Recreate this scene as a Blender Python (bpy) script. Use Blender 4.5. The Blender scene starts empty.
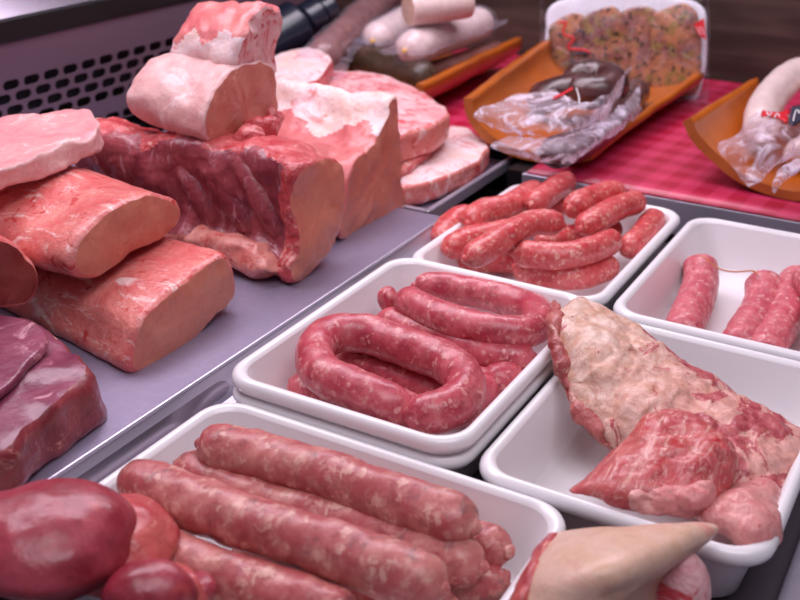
import bpy, bmesh, math, random
import numpy as np
from mathutils import Vector

random.seed(4)
scene = bpy.context.scene
COL = scene.collection

# ------------------------------------------------------------------ camera
YAW, PITCH, ROLL, F = 0.51604082, 1.12701495, 0.00685927, 1061.24
CAM = np.array([0.0, 0.0, 0.41])

def rot():
    ca, sa = math.cos(YAW), math.sin(YAW); cb, sb = math.cos(PITCH), math.sin(PITCH)
    cc, sc = math.cos(ROLL), math.sin(ROLL)
    return (np.array([[ca, -sa, 0], [sa, ca, 0], [0, 0, 1]]) @
            np.array([[1, 0, 0], [0, cb, -sb], [0, sb, cb]]) @
            np.array([[cc, -sc, 0], [sc, cc, 0], [0, 0, 1]]))
RM = rot()

def ray(px, py):
    return RM @ np.array([(px - 400) / F, -(py - 300) / F, -1.0])

def at(px, py, z):                       # a point at height z
    d = ray(px, py); return CAM + d * ((z - CAM[2]) / d[2])

def onplane(px, py, p0, n):              # a point on a plane
    d = ray(px, py); n = np.asarray(n, float)
    return CAM + d * (((np.asarray(p0) - CAM) @ n) / (d @ n))

# ------------------------------------------------------------------ numpy noise
def _hash(i, j, k, s):
    h = (i * 374761393 + j * 668265263 + k * 2147483647 + s * 974634777) & 0xffffffff
    h = ((h ^ (h >> 13)) * 1274126177) & 0xffffffff
    h = h ^ (h >> 16)
    return (h & 0xffff) / 32767.5 - 1.0

def vnoise(P, s=0):
    P = np.asarray(P, float)
    I = np.floor(P).astype(np.int64); f = P - I; f = f * f * (3 - 2 * f)
    r = 0
    for a in (0, 1):
        for b in (0, 1):
            for c in (0, 1):
                w = (f[..., 0] if a else 1 - f[..., 0]) * (f[..., 1] if b else 1 - f[..., 1]) * (f[..., 2] if c else 1 - f[..., 2])
                r = r + w * _hash(I[..., 0] + a, I[..., 1] + b, I[..., 2] + c, s)
    return r

def fbm(P, s=0, o=3):
    r = 0; a = 1.0
    for k in range(o):
        r = r + a * vnoise(P * 2 ** k + 7.3 * k, s + 11 * k); a *= .5
    return r

def wobble(V, amp, freq, s=0):
    V = np.asarray(V, float)
    d = np.stack([fbm(V * freq, s + 31 * q) for q in range(3)], -1)
    return V + amp * d

# ------------------------------------------------------------------ curves
def cr(pts, n, closed=False):
    """catmull-rom, resampled evenly to n points"""
    P = np.asarray(pts, float)
    if closed:
        Q = np.vstack([P[-1:], P, P[:2]]); segs = len(P)
    else:
        Q = np.vstack([2 * P[:1] - P[1:2], P, 2 * P[-1:] - P[-2:-1]]); segs = len(P) - 1
    out = []
    for i in range(segs):
        a, b, c, d = Q[i:i + 4]
        for t in np.linspace(0, 1, 24, endpoint=False):
            out.append(.5 * (2 * b + (c - a) * t + (2 * a - 5 * b + 4 * c - d) * t * t + (3 * b - a - 3 * c + d) * t ** 3))
    out.append(P[0] if closed else P[-1])
    out = np.array(out)
    L = np.r_[0, np.cumsum(np.linalg.norm(np.diff(out, axis=0), axis=1))]
    tt = np.linspace(0, L[-1], n + 1 if closed else n)
    R = np.stack([np.interp(tt, L, out[:, k]) for k in range(out.shape[1])], -1)
    return R[:-1] if closed else R

# ------------------------------------------------------------------ things and parts
class Thing:
    """collects parts in world space, then links an Empty (or one mesh) with its children"""
    def __init__(s, name, label, cat, group=None, kind=None):
        s.name, s.label, s.cat, s.group, s.kind = name, label, cat, group, kind
        s.parts = []
    def add(s, name, VF, mat, parent=None, label=None, smooth=True, kind=None):
        s.parts.append(dict(name=name, V=np.asarray(VF[0], float), F=VF[1], mat=mat, parent=parent, label=label, smooth=smooth, kind=kind))
        return len(s.parts) - 1
    def done(s, base=None):
        allv = np.vstack([p['V'] for p in s.parts])
        if base is None:
            base = np.array([(allv[:, 0].min() + allv[:, 0].max()) / 2, (allv[:, 1].min() + allv[:, 1].max()) / 2, allv[:, 2].min()])
        if len(s.parts) == 1:
            root = mesh_obj(s.name, s.parts[0], base); root.location = base
        else:
            root = bpy.data.objects.new(s.name, None); root.empty_display_size = .02
            COL.objects.link(root); root.location = base
            made = []
            for p in s.parts:
                o = mesh_obj(p['name'], p, base)
                o.parent = root if p['parent'] is None else made[p['parent']]
                if p['label']: o['label'] = p['label']
                if p['kind']: o['kind'] = p['kind']
                made.append(o)
        if s.label: root['label'] = s.label
        if s.cat: root['category'] = s.cat
        if s.group: root['group'] = s.group
        if s.kind: root['kind'] = s.kind
        return root

def mesh_obj(name, p, base):
    me = bpy.data.meshes.new(name)
    me.from_pydata([tuple(v) for v in (p['V'] - base)], [], [tuple(int(i) for i in f) for f in p['F']])
    bm = bmesh.new(); bm.from_mesh(me)
    bmesh.ops.remove_doubles(bm, verts=bm.verts, dist=1e-6)
    bmesh.ops.recalc_face_normals(bm, faces=bm.faces) if p.get('recalc', True) else None
    for f in bm.faces: f.smooth = p['smooth']
    bm.to_mesh(me); bm.free()
    me.materials.append(p['mat'])
    o = bpy.data.objects.new(name, me); COL.objects.link(o)
    return o

def joinVF(*vfs):
    V = []; Fs = []; n = 0
    for v, f in vfs:
        V.append(np.asarray(v, float)); Fs += [tuple(i + n for i in q) for q in f]; n += len(v)
    return np.vstack(V), Fs

def box(x0, x1, y0, y1, z0, z1, bev=0.0):
    bm = bmesh.new(); bmesh.ops.create_cube(bm, size=1)
    for v in bm.verts:
        v.co = Vector(((x0 + x1) / 2 + v.co.x * (x1 - x0), (y0 + y1) / 2 + v.co.y * (y1 - y0), (z0 + z1) / 2 + v.co.z * (z1 - z0)))
    if bev: bmesh.ops.bevel(bm, geom=bm.edges[:], offset=bev, segments=3, affect='EDGES', profile=.5)
    bm.verts.index_update()
    r = (np.array([v.co[:] for v in bm.verts]), [tuple(v.index for v in f.verts) for f in bm.faces]); bm.free()
    return r

# ------------------------------------------------------------------ shape builders
def frames(P):
    T = np.gradient(P, axis=0); T /= np.linalg.norm(T, axis=1)[:, None]
    n = np.cross(T[0], [0, 0, 1.0])
    if np.linalg.norm(n) < 1e-3: n = np.array([1.0, 0, 0])
    N = []
    for t in T:
        n = n - t * (n @ t); n /= np.linalg.norm(n); N.append(n)
    N = np.array(N); return T, N, np.cross(T, N)

def tube(path, r, n=28, amp=.0006, freq=90, seed=0, end=1.0, rprof=None, step=.0028, flat=1.0):
    """rounded tube along world points"""
    P = np.asarray(path, float)
    L = np.linalg.norm(np.diff(P, axis=0), axis=1).sum() * 1.05
    m = max(14, int(L / step)); P = cr(P, m)
    T, N, B = frames(P)
    s = np.r_[0, np.cumsum(np.linalg.norm(np.diff(P, axis=0), axis=1))]; L = s[-1]
    e = r * end
    rad = np.ones(m)
    for d in (s, L - s):
        q = np.clip(d / e, 0, 1); rad *= np.sqrt(np.clip(1 - (1 - q) ** 2, 0, 1)) * .97 + .03 * q
    if rprof is not None: rad *= np.array([rprof(x) for x in s / L])
    rad = np.maximum(rad * r, r * .04)
    a = np.linspace(0, 2 * math.pi, n, endpoint=False)
    V = P[:, None, :] + rad[:, None, None] * (np.cos(a)[None, :, None] * N[:, None, :] + flat * np.sin(a)[None, :, None] * B[:, None, :])
    V = V.reshape(-1, 3)
    if amp: V = wobble(V, amp, freq, seed)
    Fs = []
    for i in range(m - 1):
        for j in range(n):
            k = (j + 1) % n
            Fs.append((i * n + j, i * n + k, (i + 1) * n + k, (i + 1) * n + j))
    V = np.vstack([V, V[:n].mean(0)[None], V[-n:].mean(0)[None]])
    for j in range(n):
        k = (j + 1) % n
        Fs.append((m * n, k, j)); Fs.append((m * n + 1, (m - 1) * n + j, (m - 1) * n + k))
    return V, Fs

def wire(path, r, n=8, closed=False, m=None):
    P = cr(path, m or max(10, len(path) * 8))
    return tube(P, r, n=n, amp=0, step=.004)

def prism(out, axis, L, N=88, M=22, edge=.006, bulge=.0, taper=None, amp=.0015, freq=35, seed=0, split=None, closed_cr=True):
    """outline (3D points) swept along axis; returns {part: (V,F)}; split(where, u, t) names the part of a face"""
    O = cr(out, N, True) if closed_cr else np.asarray(out, float)
    N = len(O)
    ax = np.asarray(axis, float); ax = ax / np.linalg.norm(ax)
    c = O.mean(0); R = np.linalg.norm(O - c, axis=1).mean(); e = min(edge / R, .45)
    rings = []; where = []
    tp = taper or (lambda t: (1.0, np.zeros(3)))
    for s in (.02, .2, .4, .58, .74, .86, .94):
        sc = s * (1 - e); rings.append(c + (O - c) * sc - ax * bulge * (1 - s * s)); where.append(('cap', 0))
    rings.append(c + (O - c) * (1 - e)); where.append(('cap', 0))
    for a in (22, 45, 68):
        a = math.radians(a); rings.append(c + (O - c) * (1 - e * (1 - math.sin(a))) + ax * edge * (1 - math.cos(a))); where.append(('edge', 0))
    for i in range(M + 1):
        t = i / M; sc, off = tp(t)
        cc = c + ax * (edge + (L - 2 * edge) * t) + off
        rings.append(cc + (O - c) * sc); where.append(('side', t))
    sc, off = tp(1.0)
    for a in (30, 60, 90):
        a = math.radians(a); rings.append(c + off + ax * (L - edge + edge * math.sin(a)) + (O - c) * sc * (1 - e * (1 - math.cos(a)))); where.append(('back', 1))
    for s in (.7, .35, .02):
        rings.append(c + off + ax * L + (O - c) * sc * s * (1 - e)); where.append(('back', 1))
    V = np.array(rings).reshape(-1, 3)
    V = wobble(V, amp, freq, seed)
    if amp > .0015: V = wobble(V, amp * .35, freq * 3.4, seed + 3)
    parts = {}
    nr = len(rings)
    for i in range(nr - 1):
        w, t = where[i] if where[i][0] != 'side' else where[i]
        if where[i + 1][0] == 'back': w, t = 'back', 1
        for j in range(N):
            k = (j + 1) % N
            nm = split(w, j / N, t) if split else 'body'
            parts.setdefault(nm, []).append((i * N + j, i * N + k, (i + 1) * N + k, (i + 1) * N + j))
    nm = split('cap', 0, 0) if split else 'body'; parts.setdefault(nm, []).append(tuple(range(N))[::-1])
    nm = split('back', 0, 1) if split else 'body'; parts.setdefault(nm, []).append(tuple((nr - 1) * N + j for j in range(N)))
    out = {}
    for nm, fs in parts.items():
        idx = sorted({i for f in fs for i in f}); mp = {v: q for q, v in enumerate(idx)}
        out[nm] = (V[idx], [tuple(mp[i] for i in f) for f in fs])
    return out

def bicubic(G, nu, nv):
    G = np.asarray(G, float)
    A = np.stack([cr_even(G[i], nv) for i in range(G.shape[0])])
    return np.stack([cr_even(A[:, j], nu) for j in range(nv)], 1)

def cr_even(P, n):
    P = np.asarray(P, float); Q = np.vstack([2 * P[:1] - P[1:2], P, 2 * P[-1:] - P[-2:-1]]); S = len(P) - 1
    out = []
    for x in np.linspace(0, S - 1e-9, n):
        i = int(x); t = x - i; a, b, c, d = Q[i:i + 4]
        out.append(.5 * (2 * b + (c - a) * t + (2 * a - 5 * b + 4 * c - d) * t * t + (3 * b - a - 3 * c + d) * t ** 3))
    return np.array(out)

def sheet(ctrl, T, nu=40, nv=56, amp=.001, freq=50, seed=0, p=4, amp2=0, freq2=120, world=False, ridge=0):
    """thick soft sheet through a grid of (px,py,z) points"""
    G = [[(c if world else at(*c)) for c in row] for row in ctrl]
    S = bicubic(G, nu, nv)
    S = wobble(S, amp, freq, seed)
    if ridge:
        S = S + np.stack([np.zeros(S.shape[:2]), np.zeros(S.shape[:2]), ridge * (.35 - np.abs(vnoise(S * 38 + 3, seed + 2)) - .5 * np.abs(vnoise(S * 80 + 9, seed + 4)))], -1)
    du = np.gradient(S, axis=0); dv = np.gradient(S, axis=1)
    n = np.cross(du, dv); n /= (np.linalg.norm(n, axis=-1, keepdims=True) + 1e-12)
    if n[..., 2].mean() < 0: n = -n
    u = np.abs(np.linspace(-1, 1, nu))[:, None]; v = np.abs(np.linspace(-1, 1, nv))[None, :]
    th = T * np.sqrt(np.clip((1 - u ** p) * (1 - v ** p), 0, 1))
    top = S + n * th[..., None] / 2; bot = S - n * th[..., None] / 2
    if amp2: top = top + n * (amp2 * fbm(S * freq2, seed + 5) * (th / T))[..., None]
    V = np.vstack([top.reshape(-1, 3), bot.reshape(-1, 3)]); o = nu * nv; Fs = []
    for i in range(nu - 1):
        for j in range(nv - 1):
            a = i * nv + j; q = (a, a + 1, a + nv + 1, a + nv)
            Fs.append(q); Fs.append(tuple(x + o for x in q[::-1]))
    return V, Fs

def film(ctrl, nu=40, nv=50, amp=.003, freq=60, seed=0, T=.0004, world=False):
    return sheet(ctrl, T, nu * 2, nv * 2, amp, freq, seed, p=60, world=world, ridge=.0045)

def blob(c, rx, ry, rz, rotz=0, tilt=0, amp=.002, freq=30, seed=0, n=36, m=24, sq=1.0):
    V = []
    for i in range(m + 1):
        ph = math.pi * i / m - math.pi / 2
        for j in range(n):
            th = 2 * math.pi * j / n
            V.append((math.cos(ph) * math.cos(th), math.cos(ph) * math.sin(th), math.sin(ph)))
    V = np.array(V); V = np.sign(V) * np.abs(V) ** sq
    V = V * np.array([rx, ry, rz])
    ct, st = math.cos(tilt), math.sin(tilt); V = V @ np.array([[ct, 0, -st], [0, 1, 0], [st, 0, ct]])
    cz, sz = math.cos(rotz), math.sin(rotz); V = V @ np.array([[cz, sz, 0], [-sz, cz, 0], [0, 0, 1]])
    V = wobble(V + np.asarray(c), amp, freq, seed)
    Fs = [(i * n + j, i * n + (j + 1) % n, (i + 1) * n + (j + 1) % n, (i + 1) * n + j) for i in range(m) for j in range(n)]
    return V, Fs

# ------------------------------------------------------------------ materials
def lin(r, g, b):
    f = lambda c: (c / 255 / 12.92) if c / 255 <= .04045 else ((c / 255 + .055) / 1.055) ** 2.4
    return (f(r), f(g), f(b), 1)

class NT:
    def __init__(s, name):
        s.m = bpy.data.materials.new(name); s.m.use_nodes = True; s.t = s.m.node_tree
        s.b = s.t.nodes['Principled BSDF']; s.out = s.t.nodes['Material Output']
        s.co = s.t.nodes.new('ShaderNodeTexCoord').outputs['Object']
    def n(s, typ, **kw):
        x = s.t.nodes.new(typ)
        for k, v in kw.items(): setattr(x, k, v)
        return x
    def l(s, a, b): s.t.links.new(a, b)
    def mapping(s, scale=(1, 1, 1), rot=(0, 0, 0), src=None):
        x = s.n('ShaderNodeMapping'); x.inputs['Scale'].default_value = scale; x.inputs['Rotation'].default_value = rot
        s.l(src or s.co, x.inputs['Vector']); return x.outputs[0]
    def noise(s, scale, detail=3, rough=.55, dist=0, vec=None):
        x = s.n('ShaderNodeTexNoise'); x.inputs['Scale'].default_value = scale; x.inputs['Detail'].default_value = detail
        x.inputs['Roughness'].default_value = rough; x.inputs['Distortion'].default_value = dist
        s.l(vec or s.co, x.inputs['Vector']); return x.outputs['Fac']
    def ramp(s, fac, a, b):
        x = s.n('ShaderNodeMapRange'); x.interpolation_type = 'SMOOTHSTEP'
        x.inputs['From Min'].default_value = a; x.inputs['From Max'].default_value = b
        s.l(fac, x.inputs['Value']); return x.outputs['Result']
    def mix(s, fac, A, B):
        x = s.n('ShaderNodeMix', data_type='RGBA')
        for sock, v in ((x.inputs[6], A), (x.inputs[7], B)):
            if isinstance(v, tuple): sock.default_value = v
            else: s.l(v, sock)
        if isinstance(fac, (int, float)): x.inputs[0].default_value = fac
        else: s.l(fac, x.inputs[0])
        return x.outputs[2]
    def math(s, op, a, b=0.0):
        x = s.n('ShaderNodeMath', operation=op)
        for i, v in enumerate((a, b)):
            if isinstance(v, (int, float)): x.inputs[i].default_value = v
            else: s.l(v, x.inputs[i])
        return x.outputs[0]
    def bump(s, h, strength, dist):
        x = s.n('ShaderNodeBump'); x.inputs['Strength'].default_value = strength; x.inputs['Distance'].default_value = dist
        s.l(h, x.inputs['Height']); s.l(x.outputs[0], s.b.inputs['Normal'])
    def base(s, c):
        if isinstance(c, tuple): s.b.inputs['Base Color'].default_value = c
        else: s.l(c, s.b.inputs['Base Color'])
    def setp(s, **kw):
        for k, v in kw.items(): s.b.inputs[k.replace('_', ' ')].default_value = v

def wet(n, rough=.3, coat=.25, sss=.12, rad=(.006, .002, .0015)):
    n.setp(Roughness=rough, Coat_Weight=coat, Coat_Roughness=.18, Subsurface_Weight=sss, Subsurface_Scale=1.0)
    n.b.inputs['Subsurface Radius'].default_value = rad

def sausage_mat(name, red, pink, fat, amount=.5, scale=150, rough=.36, dark=None, darkamt=.0, coat=.18, fst=(1, .62, 1)):
    n = NT(name)
    c = n.mix(n.ramp(n.noise(50, 4, .6), .36, .64), red, pink)
    wob = n.n('ShaderNodeVectorMath', operation='ADD')
    nz = n.n('ShaderNodeTexNoise'); nz.inputs['Scale'].default_value = 160; nz.inputs['Detail'].default_value = 3
    n.l(n.co, nz.inputs['Vector'])
    sc = n.n('ShaderNodeVectorMath', operation='SCALE'); sc.inputs['Scale'].default_value = .014
    n.l(nz.outputs['Color'], sc.inputs[0]); n.l(n.co, wob.inputs[0]); n.l(sc.outputs[0], wob.inputs[1])
    # pieces of fat: voronoi cells, some of them pale
    v = n.n('ShaderNodeTexVoronoi'); v.inputs['Scale'].default_value = scale * 1.5
    n.l(n.mapping(fst, (0, 0, -.45), wob.outputs[0]), v.inputs['Vector'])
    sep = n.n('ShaderNodeSeparateColor'); n.l(v.outputs['Color'], sep.inputs[0])
    pick = n.ramp(sep.outputs[0], 1 - amount * .62, 1 - amount * .62 + .1)
    inside = n.math('SUBTRACT', 1.0, n.ramp(v.outputs['Distance'], .32, .62))
    fl = n.math('MULTIPLY', n.math('MULTIPLY', pick, inside), n.math('ADD', .35, n.math('MULTIPLY', n.ramp(n.noise(90, 3), .4, .62), .65)))
    # darker lean pieces
    pickd = n.ramp(sep.outputs[1], .72, .82)
    c = n.mix(n.math('MULTIPLY', pickd, .35), c, tuple(x * .62 for x in red[:3]) + (1,))
    soft = n.ramp(n.noise(scale * .8, 4, .65, .8), .48, .7)
    c = n.mix(n.math('MULTIPLY', soft, .24), c, fat)
    c = n.mix(n.math('MULTIPLY', fl, .72), c, fat)
    if dark: c = n.mix(n.math('MULTIPLY', n.ramp(n.noise(60, 3, .6, .5), .56, .68), darkamt), c, dark)
    n.base(c); wet(n, rough, coat, .06, (.003, .001, .0008))
    n.bump(n.noise(170, 4), .35, .0016)
    return n.m

def meat_mat(name, a, b, fat, amount=.4, scale=40, stretch=(1, 1, 1), rough=.38, blood=None, bump=.3, coat=.18, sharp=.06, blotch=28, rotm=(0, 0, 0), bs=220, grain=.22, gst=(1, 1, 1)):
    n = NT(name)
    c = n.mix(n.ramp(n.noise(blotch, 5, .65, .6), .34, .66), a, b)
    # fine fibre grain of the flesh
    g = n.noise(170, 5, .7, .4, n.mapping(gst))
    c = n.mix(n.math('MULTIPLY', n.ramp(g, .42, .7), grain), c, tuple(x * .55 for x in a[:3]) + (1,))
    if amount > 0:
        mp = n.mapping(stretch, rotm)
        f1 = n.noise(scale, 6, .68, 1.4, mp)
        th = .68 - amount * .3
        c = n.mix(n.ramp(f1, th, th + sharp * 2), c, fat)
        vein = n.math('ABSOLUTE', n.math('SUBTRACT', n.noise(scale * .8, 4, .6, 1.0, mp), .5))
        c = n.mix(n.math('MULTIPLY', n.math('SUBTRACT', 1.0, n.ramp(vein, .002, .016)), n.math('MULTIPLY', n.ramp(n.noise(16, 2), .5, .62), min(.6, amount * 1.1))), c, fat)
    if blood: c = n.mix(n.math('MULTIPLY', n.ramp(n.noise(75, 4, .6, .6), .58, .68), .85), c, blood)
    n.base(c); wet(n, rough, coat, .08, (.004, .0014, .001))
    h = n.math('ADD', n.noise(bs, 4, .6), n.math('MULTIPLY', n.noise(60, 4, .6), 1.5))
    n.bump(h, bump, .0022)
    return n.m

def plain(name, col, rough=.5, metal=0, coat=0, var=None, vs=30, bump=0, bs=200, spec=None):
    n = NT(name)
    if var: n.base(n.mix(n.noise(vs, 4), col, var))
    else: n.base(col)
    n.setp(Roughness=rough, Metallic=metal, Coat_Weight=coat)
    if bump: n.bump(n.noise(bs, 4), bump, .001)
    return n.m

def film_mat(name, tint=(.86, .82, .92, 1), dens=.22, rough=.14):
    n = NT(name); t = n.t
    tr = n.n('ShaderNodeBsdfTransparent'); tr.inputs[0].default_value = (.97, .96, .98, 1)
    n.base(tint); n.setp(Roughness=rough, Specular_IOR_Level=.8)
    n.bump(n.noise(50, 3, .5, .8), .7, .004)
    lw = n.n('ShaderNodeLayerWeight'); lw.inputs[0].default_value = .35
    fac = n.math('ADD', n.math('MULTIPLY', lw.outputs['Facing'], .12 + dens), n.math('MULTIPLY', n.ramp(n.noise(38, 4, .6, 1.4), .45, .7), dens * 2.4))
    tl = n.n('ShaderNodeBsdfTranslucent'); tl.inputs[0].default_value = tint
    m2 = n.n('ShaderNodeMixShader'); m2.inputs[0].default_value = .45; n.l(n.b.outputs[0], m2.inputs[1]); n.l(tl.outputs[0], m2.inputs[2])
    mx = n.n('ShaderNodeMixShader'); n.l(fac, mx.inputs[0]); n.l(tr.outputs[0], mx.inputs[1]); n.l(m2.outputs[0], mx.inputs[2])
    n.l(mx.outputs[0], n.out.inputs[0])
    return n.m

FAT = lin(238, 205, 190)
M = {}
M['white'] = plain('white_melamine', lin(238, 234, 236), .28, coat=.2)
M['steel'] = None
def steel_mat(name, col, rough, sc=(4, 200, 200), bump=.12):
    n = NT(name); mp = n.mapping(sc)
    n.base(n.mix(n.noise(6, 4, .6, 0, mp), col, tuple(c * .8 for c in col[:3]) + (1,)))
    n.setp(Metallic=.62); n.l(n.ramp(n.noise(9, 4), -.4 + (1 - rough) * .2, 2.2 - rough), n.b.inputs['Roughness'])
    n.b.inputs['Roughness'].default_value = rough
    for lk in list(n.t.links):
        if lk.to_socket == n.b.inputs['Roughness']: n.t.links.remove(lk)
    n.bump(n.noise(8, 5, .7, 0, mp), bump, .0006)
    return n.m
M['slab'] = steel_mat('brushed_steel', lin(166, 158, 184), .38, (22, 30, 60), .4)
M['steel'] = steel_mat('polished_steel', lin(200, 194, 210), .3)
M['vent'] = steel_mat('vent_steel', lin(140, 116, 132), .36, (3, 60, 60), .05); M['vent'].node_tree.nodes['Principled BSDF'].inputs['Metallic'].default_value = .55
M['mirror'] = plain('mirror_steel', lin(168, 158, 172), .2, .9)
M['black'] = plain('black_plastic', lin(16, 14, 16), .4)
M['deck'] = plain('dark_deck', lin(84, 74, 82), .4, .2)
M['wall'] = None
def wall_mat():
    n = NT('brown_back_panel'); mp = n.mapping((.6, 1, 6))
    n.base(n.mix(n.ramp(n.noise(5, 4, .6, .3, mp), .4, .7), lin(54, 42, 38), lin(84, 68, 60)))  # paler horizontal streaks paint the panel's reflections into its colour
    n.setp(Roughness=.42); return n.m
M['wall'] = wall_mat()
M['saus_ring'] = sausage_mat('coarse_sausage', lin(180, 58, 76), lin(204, 94, 104), lin(232, 170, 160), .5, 160)
M['saus_thin'] = sausage_mat('fresh_thin_sausage', lin(200, 62, 68), lin(214, 96, 96), lin(240, 186, 168), .62, 190)
M['saus_pale'] = sausage_mat('pink_sausage', lin(196, 80, 96), lin(212, 108, 116), lin(240, 190, 186), .7, 180, .42)
M['saus_big'] = sausage_mat('large_coarse_sausage', lin(180, 84, 86), lin(206, 128, 120), lin(228, 178, 160), .75, 120, .42, lin(84, 66, 70), .45)
M['knot'] = plain('twisted_casing', lin(190, 110, 104), .35, coat=.3, var=lin(226, 170, 150), vs=200)
M['loin'] = meat_mat('loin_flesh', lin(214, 100, 98), lin(228, 138, 128), lin(240, 202, 196), .48, 22, (.7, 2.2, 1.6), .34, lin(192, 40, 44), .45)
M['loin_cut'] = meat_mat('loin_cut_face', lin(208, 118, 98), lin(214, 134, 110), lin(222, 152, 128), .22, 60, (1, 1, 1), .42, None, .2)
M['pale'] = meat_mat('pale_loin', lin(222, 162, 160), lin(234, 190, 186), lin(240, 212, 210), .44, 20, (1, 1, 1), .4, None, .3)
M['pale_cut'] = meat_mat('pale_cut_face', lin(204, 118, 104), lin(214, 136, 118), lin(230, 170, 152), .3, 40, (1, 1, 1), .4, None, .2)
M['slice_top'] = meat_mat('pale_pink_slice', lin(222, 140, 146), lin(230, 160, 160), lin(240, 200, 196), .36, 30, (1, 1, 1), .4, None, .3)
M['fat'] = meat_mat('white_fat', lin(238, 198, 186), lin(242, 218, 222), lin(222, 128, 126), .42, 26, (1, 1, 1), .38, None, .4)
M['fat_pink'] = meat_mat('pink_streaked_fat', lin(238, 196, 196), lin(226, 150, 154), lin(206, 66, 76), .56, 30, (.7, 2, 1), .34, lin(190, 36, 44), .6, .18, .05, 40)
M['bone_red'] = meat_mat('red_bone_edge', lin(188, 58, 66), lin(210, 98, 98), lin(232, 166, 156), .4, 60, (1, 1, 1), .36, lin(176, 24, 28), .7, .3, .06, 60)
M['rib'] = meat_mat('rib_membrane', lin(128, 44, 58), lin(172, 84, 92), lin(206, 160, 172), .5, 30, (2.6, 1, .6), .3, None, .5, .3, .1, 26)
M['beef'] = meat_mat('dark_purple_flesh', lin(126, 54, 78), lin(152, 80, 102), lin(208, 150, 160), .3, 24, (1, 1, 1), .32, None, .2)
M['beef_side'] = meat_mat('dark_red_flesh', lin(122, 40, 48), lin(150, 62, 68), lin(218, 156, 140), .3, 40, (1, 1, 1), .34, None, .3)
M['dark_cut'] = meat_mat('dark_cut_face', lin(120, 44, 44), lin(138, 56, 52), lin(170, 90, 80), .2, 60, (1, 1, 1), .36, None, .2)
M['offal'] = meat_mat('offal_flesh', lin(146, 38, 54), lin(180, 72, 86), lin(214, 86, 70), .42, 12, (1, 1, 1), .34, None, .25, .2, .2, 26)
M['offal_fat'] = meat_mat('offal_rim', lin(208, 104, 98), lin(190, 70, 78), lin(232, 160, 140), .4, 34, (1, 1, 1), .3, lin(190, 40, 30), .4)
M['skin'] = meat_mat('pork_skin', lin(222, 178, 148), lin(232, 194, 174), lin(224, 150, 140), .34, 18, (1, 1, 1), .4, None, .25, .1)
def flank_mat():
    n = NT('lumpy_fat_and_lean')
    sx = n.n('ShaderNodeSeparateXYZ'); n.l(n.co, sx.inputs[0])
    g = n.ramp(sx.outputs[0], -.075, .07)
    c = n.mix(n.ramp(n.noise(60, 5, .65, .6), .36, .64), lin(214, 168, 142), lin(232, 200, 184))
    c = n.mix(n.math('MULTIPLY', g, .55), c, lin(226, 142, 136))
    th = n.math('ADD', n.noise(22, 6, .66, 1.4, n.mapping((1.3, .9, 1))), n.math('MULTIPLY', g, .085))
    c = n.mix(n.ramp(th, .575, .615), c, n.mix(n.ramp(n.noise(120, 4), .4, .6), lin(170, 66, 76), lin(196, 96, 100)))
    v = n.math('ABSOLUTE', n.math('SUBTRACT', n.noise(55, 5, .6, 1.2), .5))
    c = n.mix(n.math('MULTIPLY', n.math('SUBTRACT', 1.0, n.ramp(v, .004, .03)), .4), c, lin(198, 118, 106))
    n.base(c); wet(n, .4, .15, .08, (.004, .0014, .001))
    n.bump(n.math('ADD', n.noise(120, 5, .65), n.noise(50, 3)), .55, .003)
    return n.m
M['flank_fat'] = flank_mat()
M['flank_lean'] = meat_mat('streaky_lean', lin(190, 72, 78), lin(210, 110, 106), lin(234, 178, 166), .6, 60, (2.6, .55, 1), .36, lin(190, 26, 36), .4, .2, .09, 40, (0, 0, .35))
M['flank_pink'] = meat_mat('smooth_pink_fat', lin(218, 128, 128), lin(230, 164, 156), lin(196, 80, 84), .36, 40, (1, 1, 1), .36, None, .5)
M['terracotta'] = plain('glazed_terracotta', lin(196, 102, 16), .34, coat=.25, var=lin(160, 74, 12), vs=26, bump=.15, bs=60)
M['terra_edge'] = plain('terracotta_edge', lin(150, 70, 24), .5, var=lin(186, 112, 48), vs=60, bump=.2, bs=120)
M['film'] = film_mat('clear_plastic_film', (.95, .90, 1, 1), .27, .16)
M['film_thin'] = film_mat('thin_vacuum_film', (.86, .82, .95, 1), .035, .1)
M['pudding'] = meat_mat('black_pudding', lin(66, 36, 36), lin(92, 52, 50), lin(128, 84, 76), .25, 80, (1, 1, 1), .26, None, .3, .5)
M['white_saus'] = meat_mat('white_sausage', lin(222, 196, 192), lin(230, 208, 202), lin(206, 170, 164), .35, 120, (1, 1, 1), .34, None, .15, .3)
M['white_cut'] = meat_mat('white_sausage_cut', lin(214, 178, 158), lin(222, 190, 172), lin(236, 214, 204), .45, 160, (1, 1, 1), .45, None, .3)
M['brown_saus'] = meat_mat('brown_sausage', lin(120, 70, 66), lin(142, 92, 84), lin(160, 112, 104), .3, 120, (1, 1, 1), .3, None, .2, .4)
M['green_dark'] = meat_mat('dark_cured_meat', lin(62, 44, 34), lin(84, 62, 46), lin(110, 90, 60), .3, 60, (1, 1, 1), .4, None, .3)
M['foam'] = plain('white_foam', lin(232, 232, 238), .6)
M['red_print'] = plain('red_print', lin(206, 26, 40), .4)
M['dark_print'] = plain('dark_print', lin(50, 50, 70), .4)
M['white_print'] = plain('white_print', lin(236, 230, 234), .4)
M['cord'] = plain('orange_cord', lin(206, 130, 84), .5)
M['yellow'] = plain('yellow_end', lin(224, 176, 100), .5)
M['bottle'] = plain('dark_blue_plastic', lin(24, 27, 42), .3, coat=.4)

M['base_fat'] = meat_mat('base_fat', lin(214, 124, 116), lin(222, 150, 138), lin(196, 60, 60), .4, 30, (1, 1, 1), .36, lin(180, 40, 40), .5)

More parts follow.
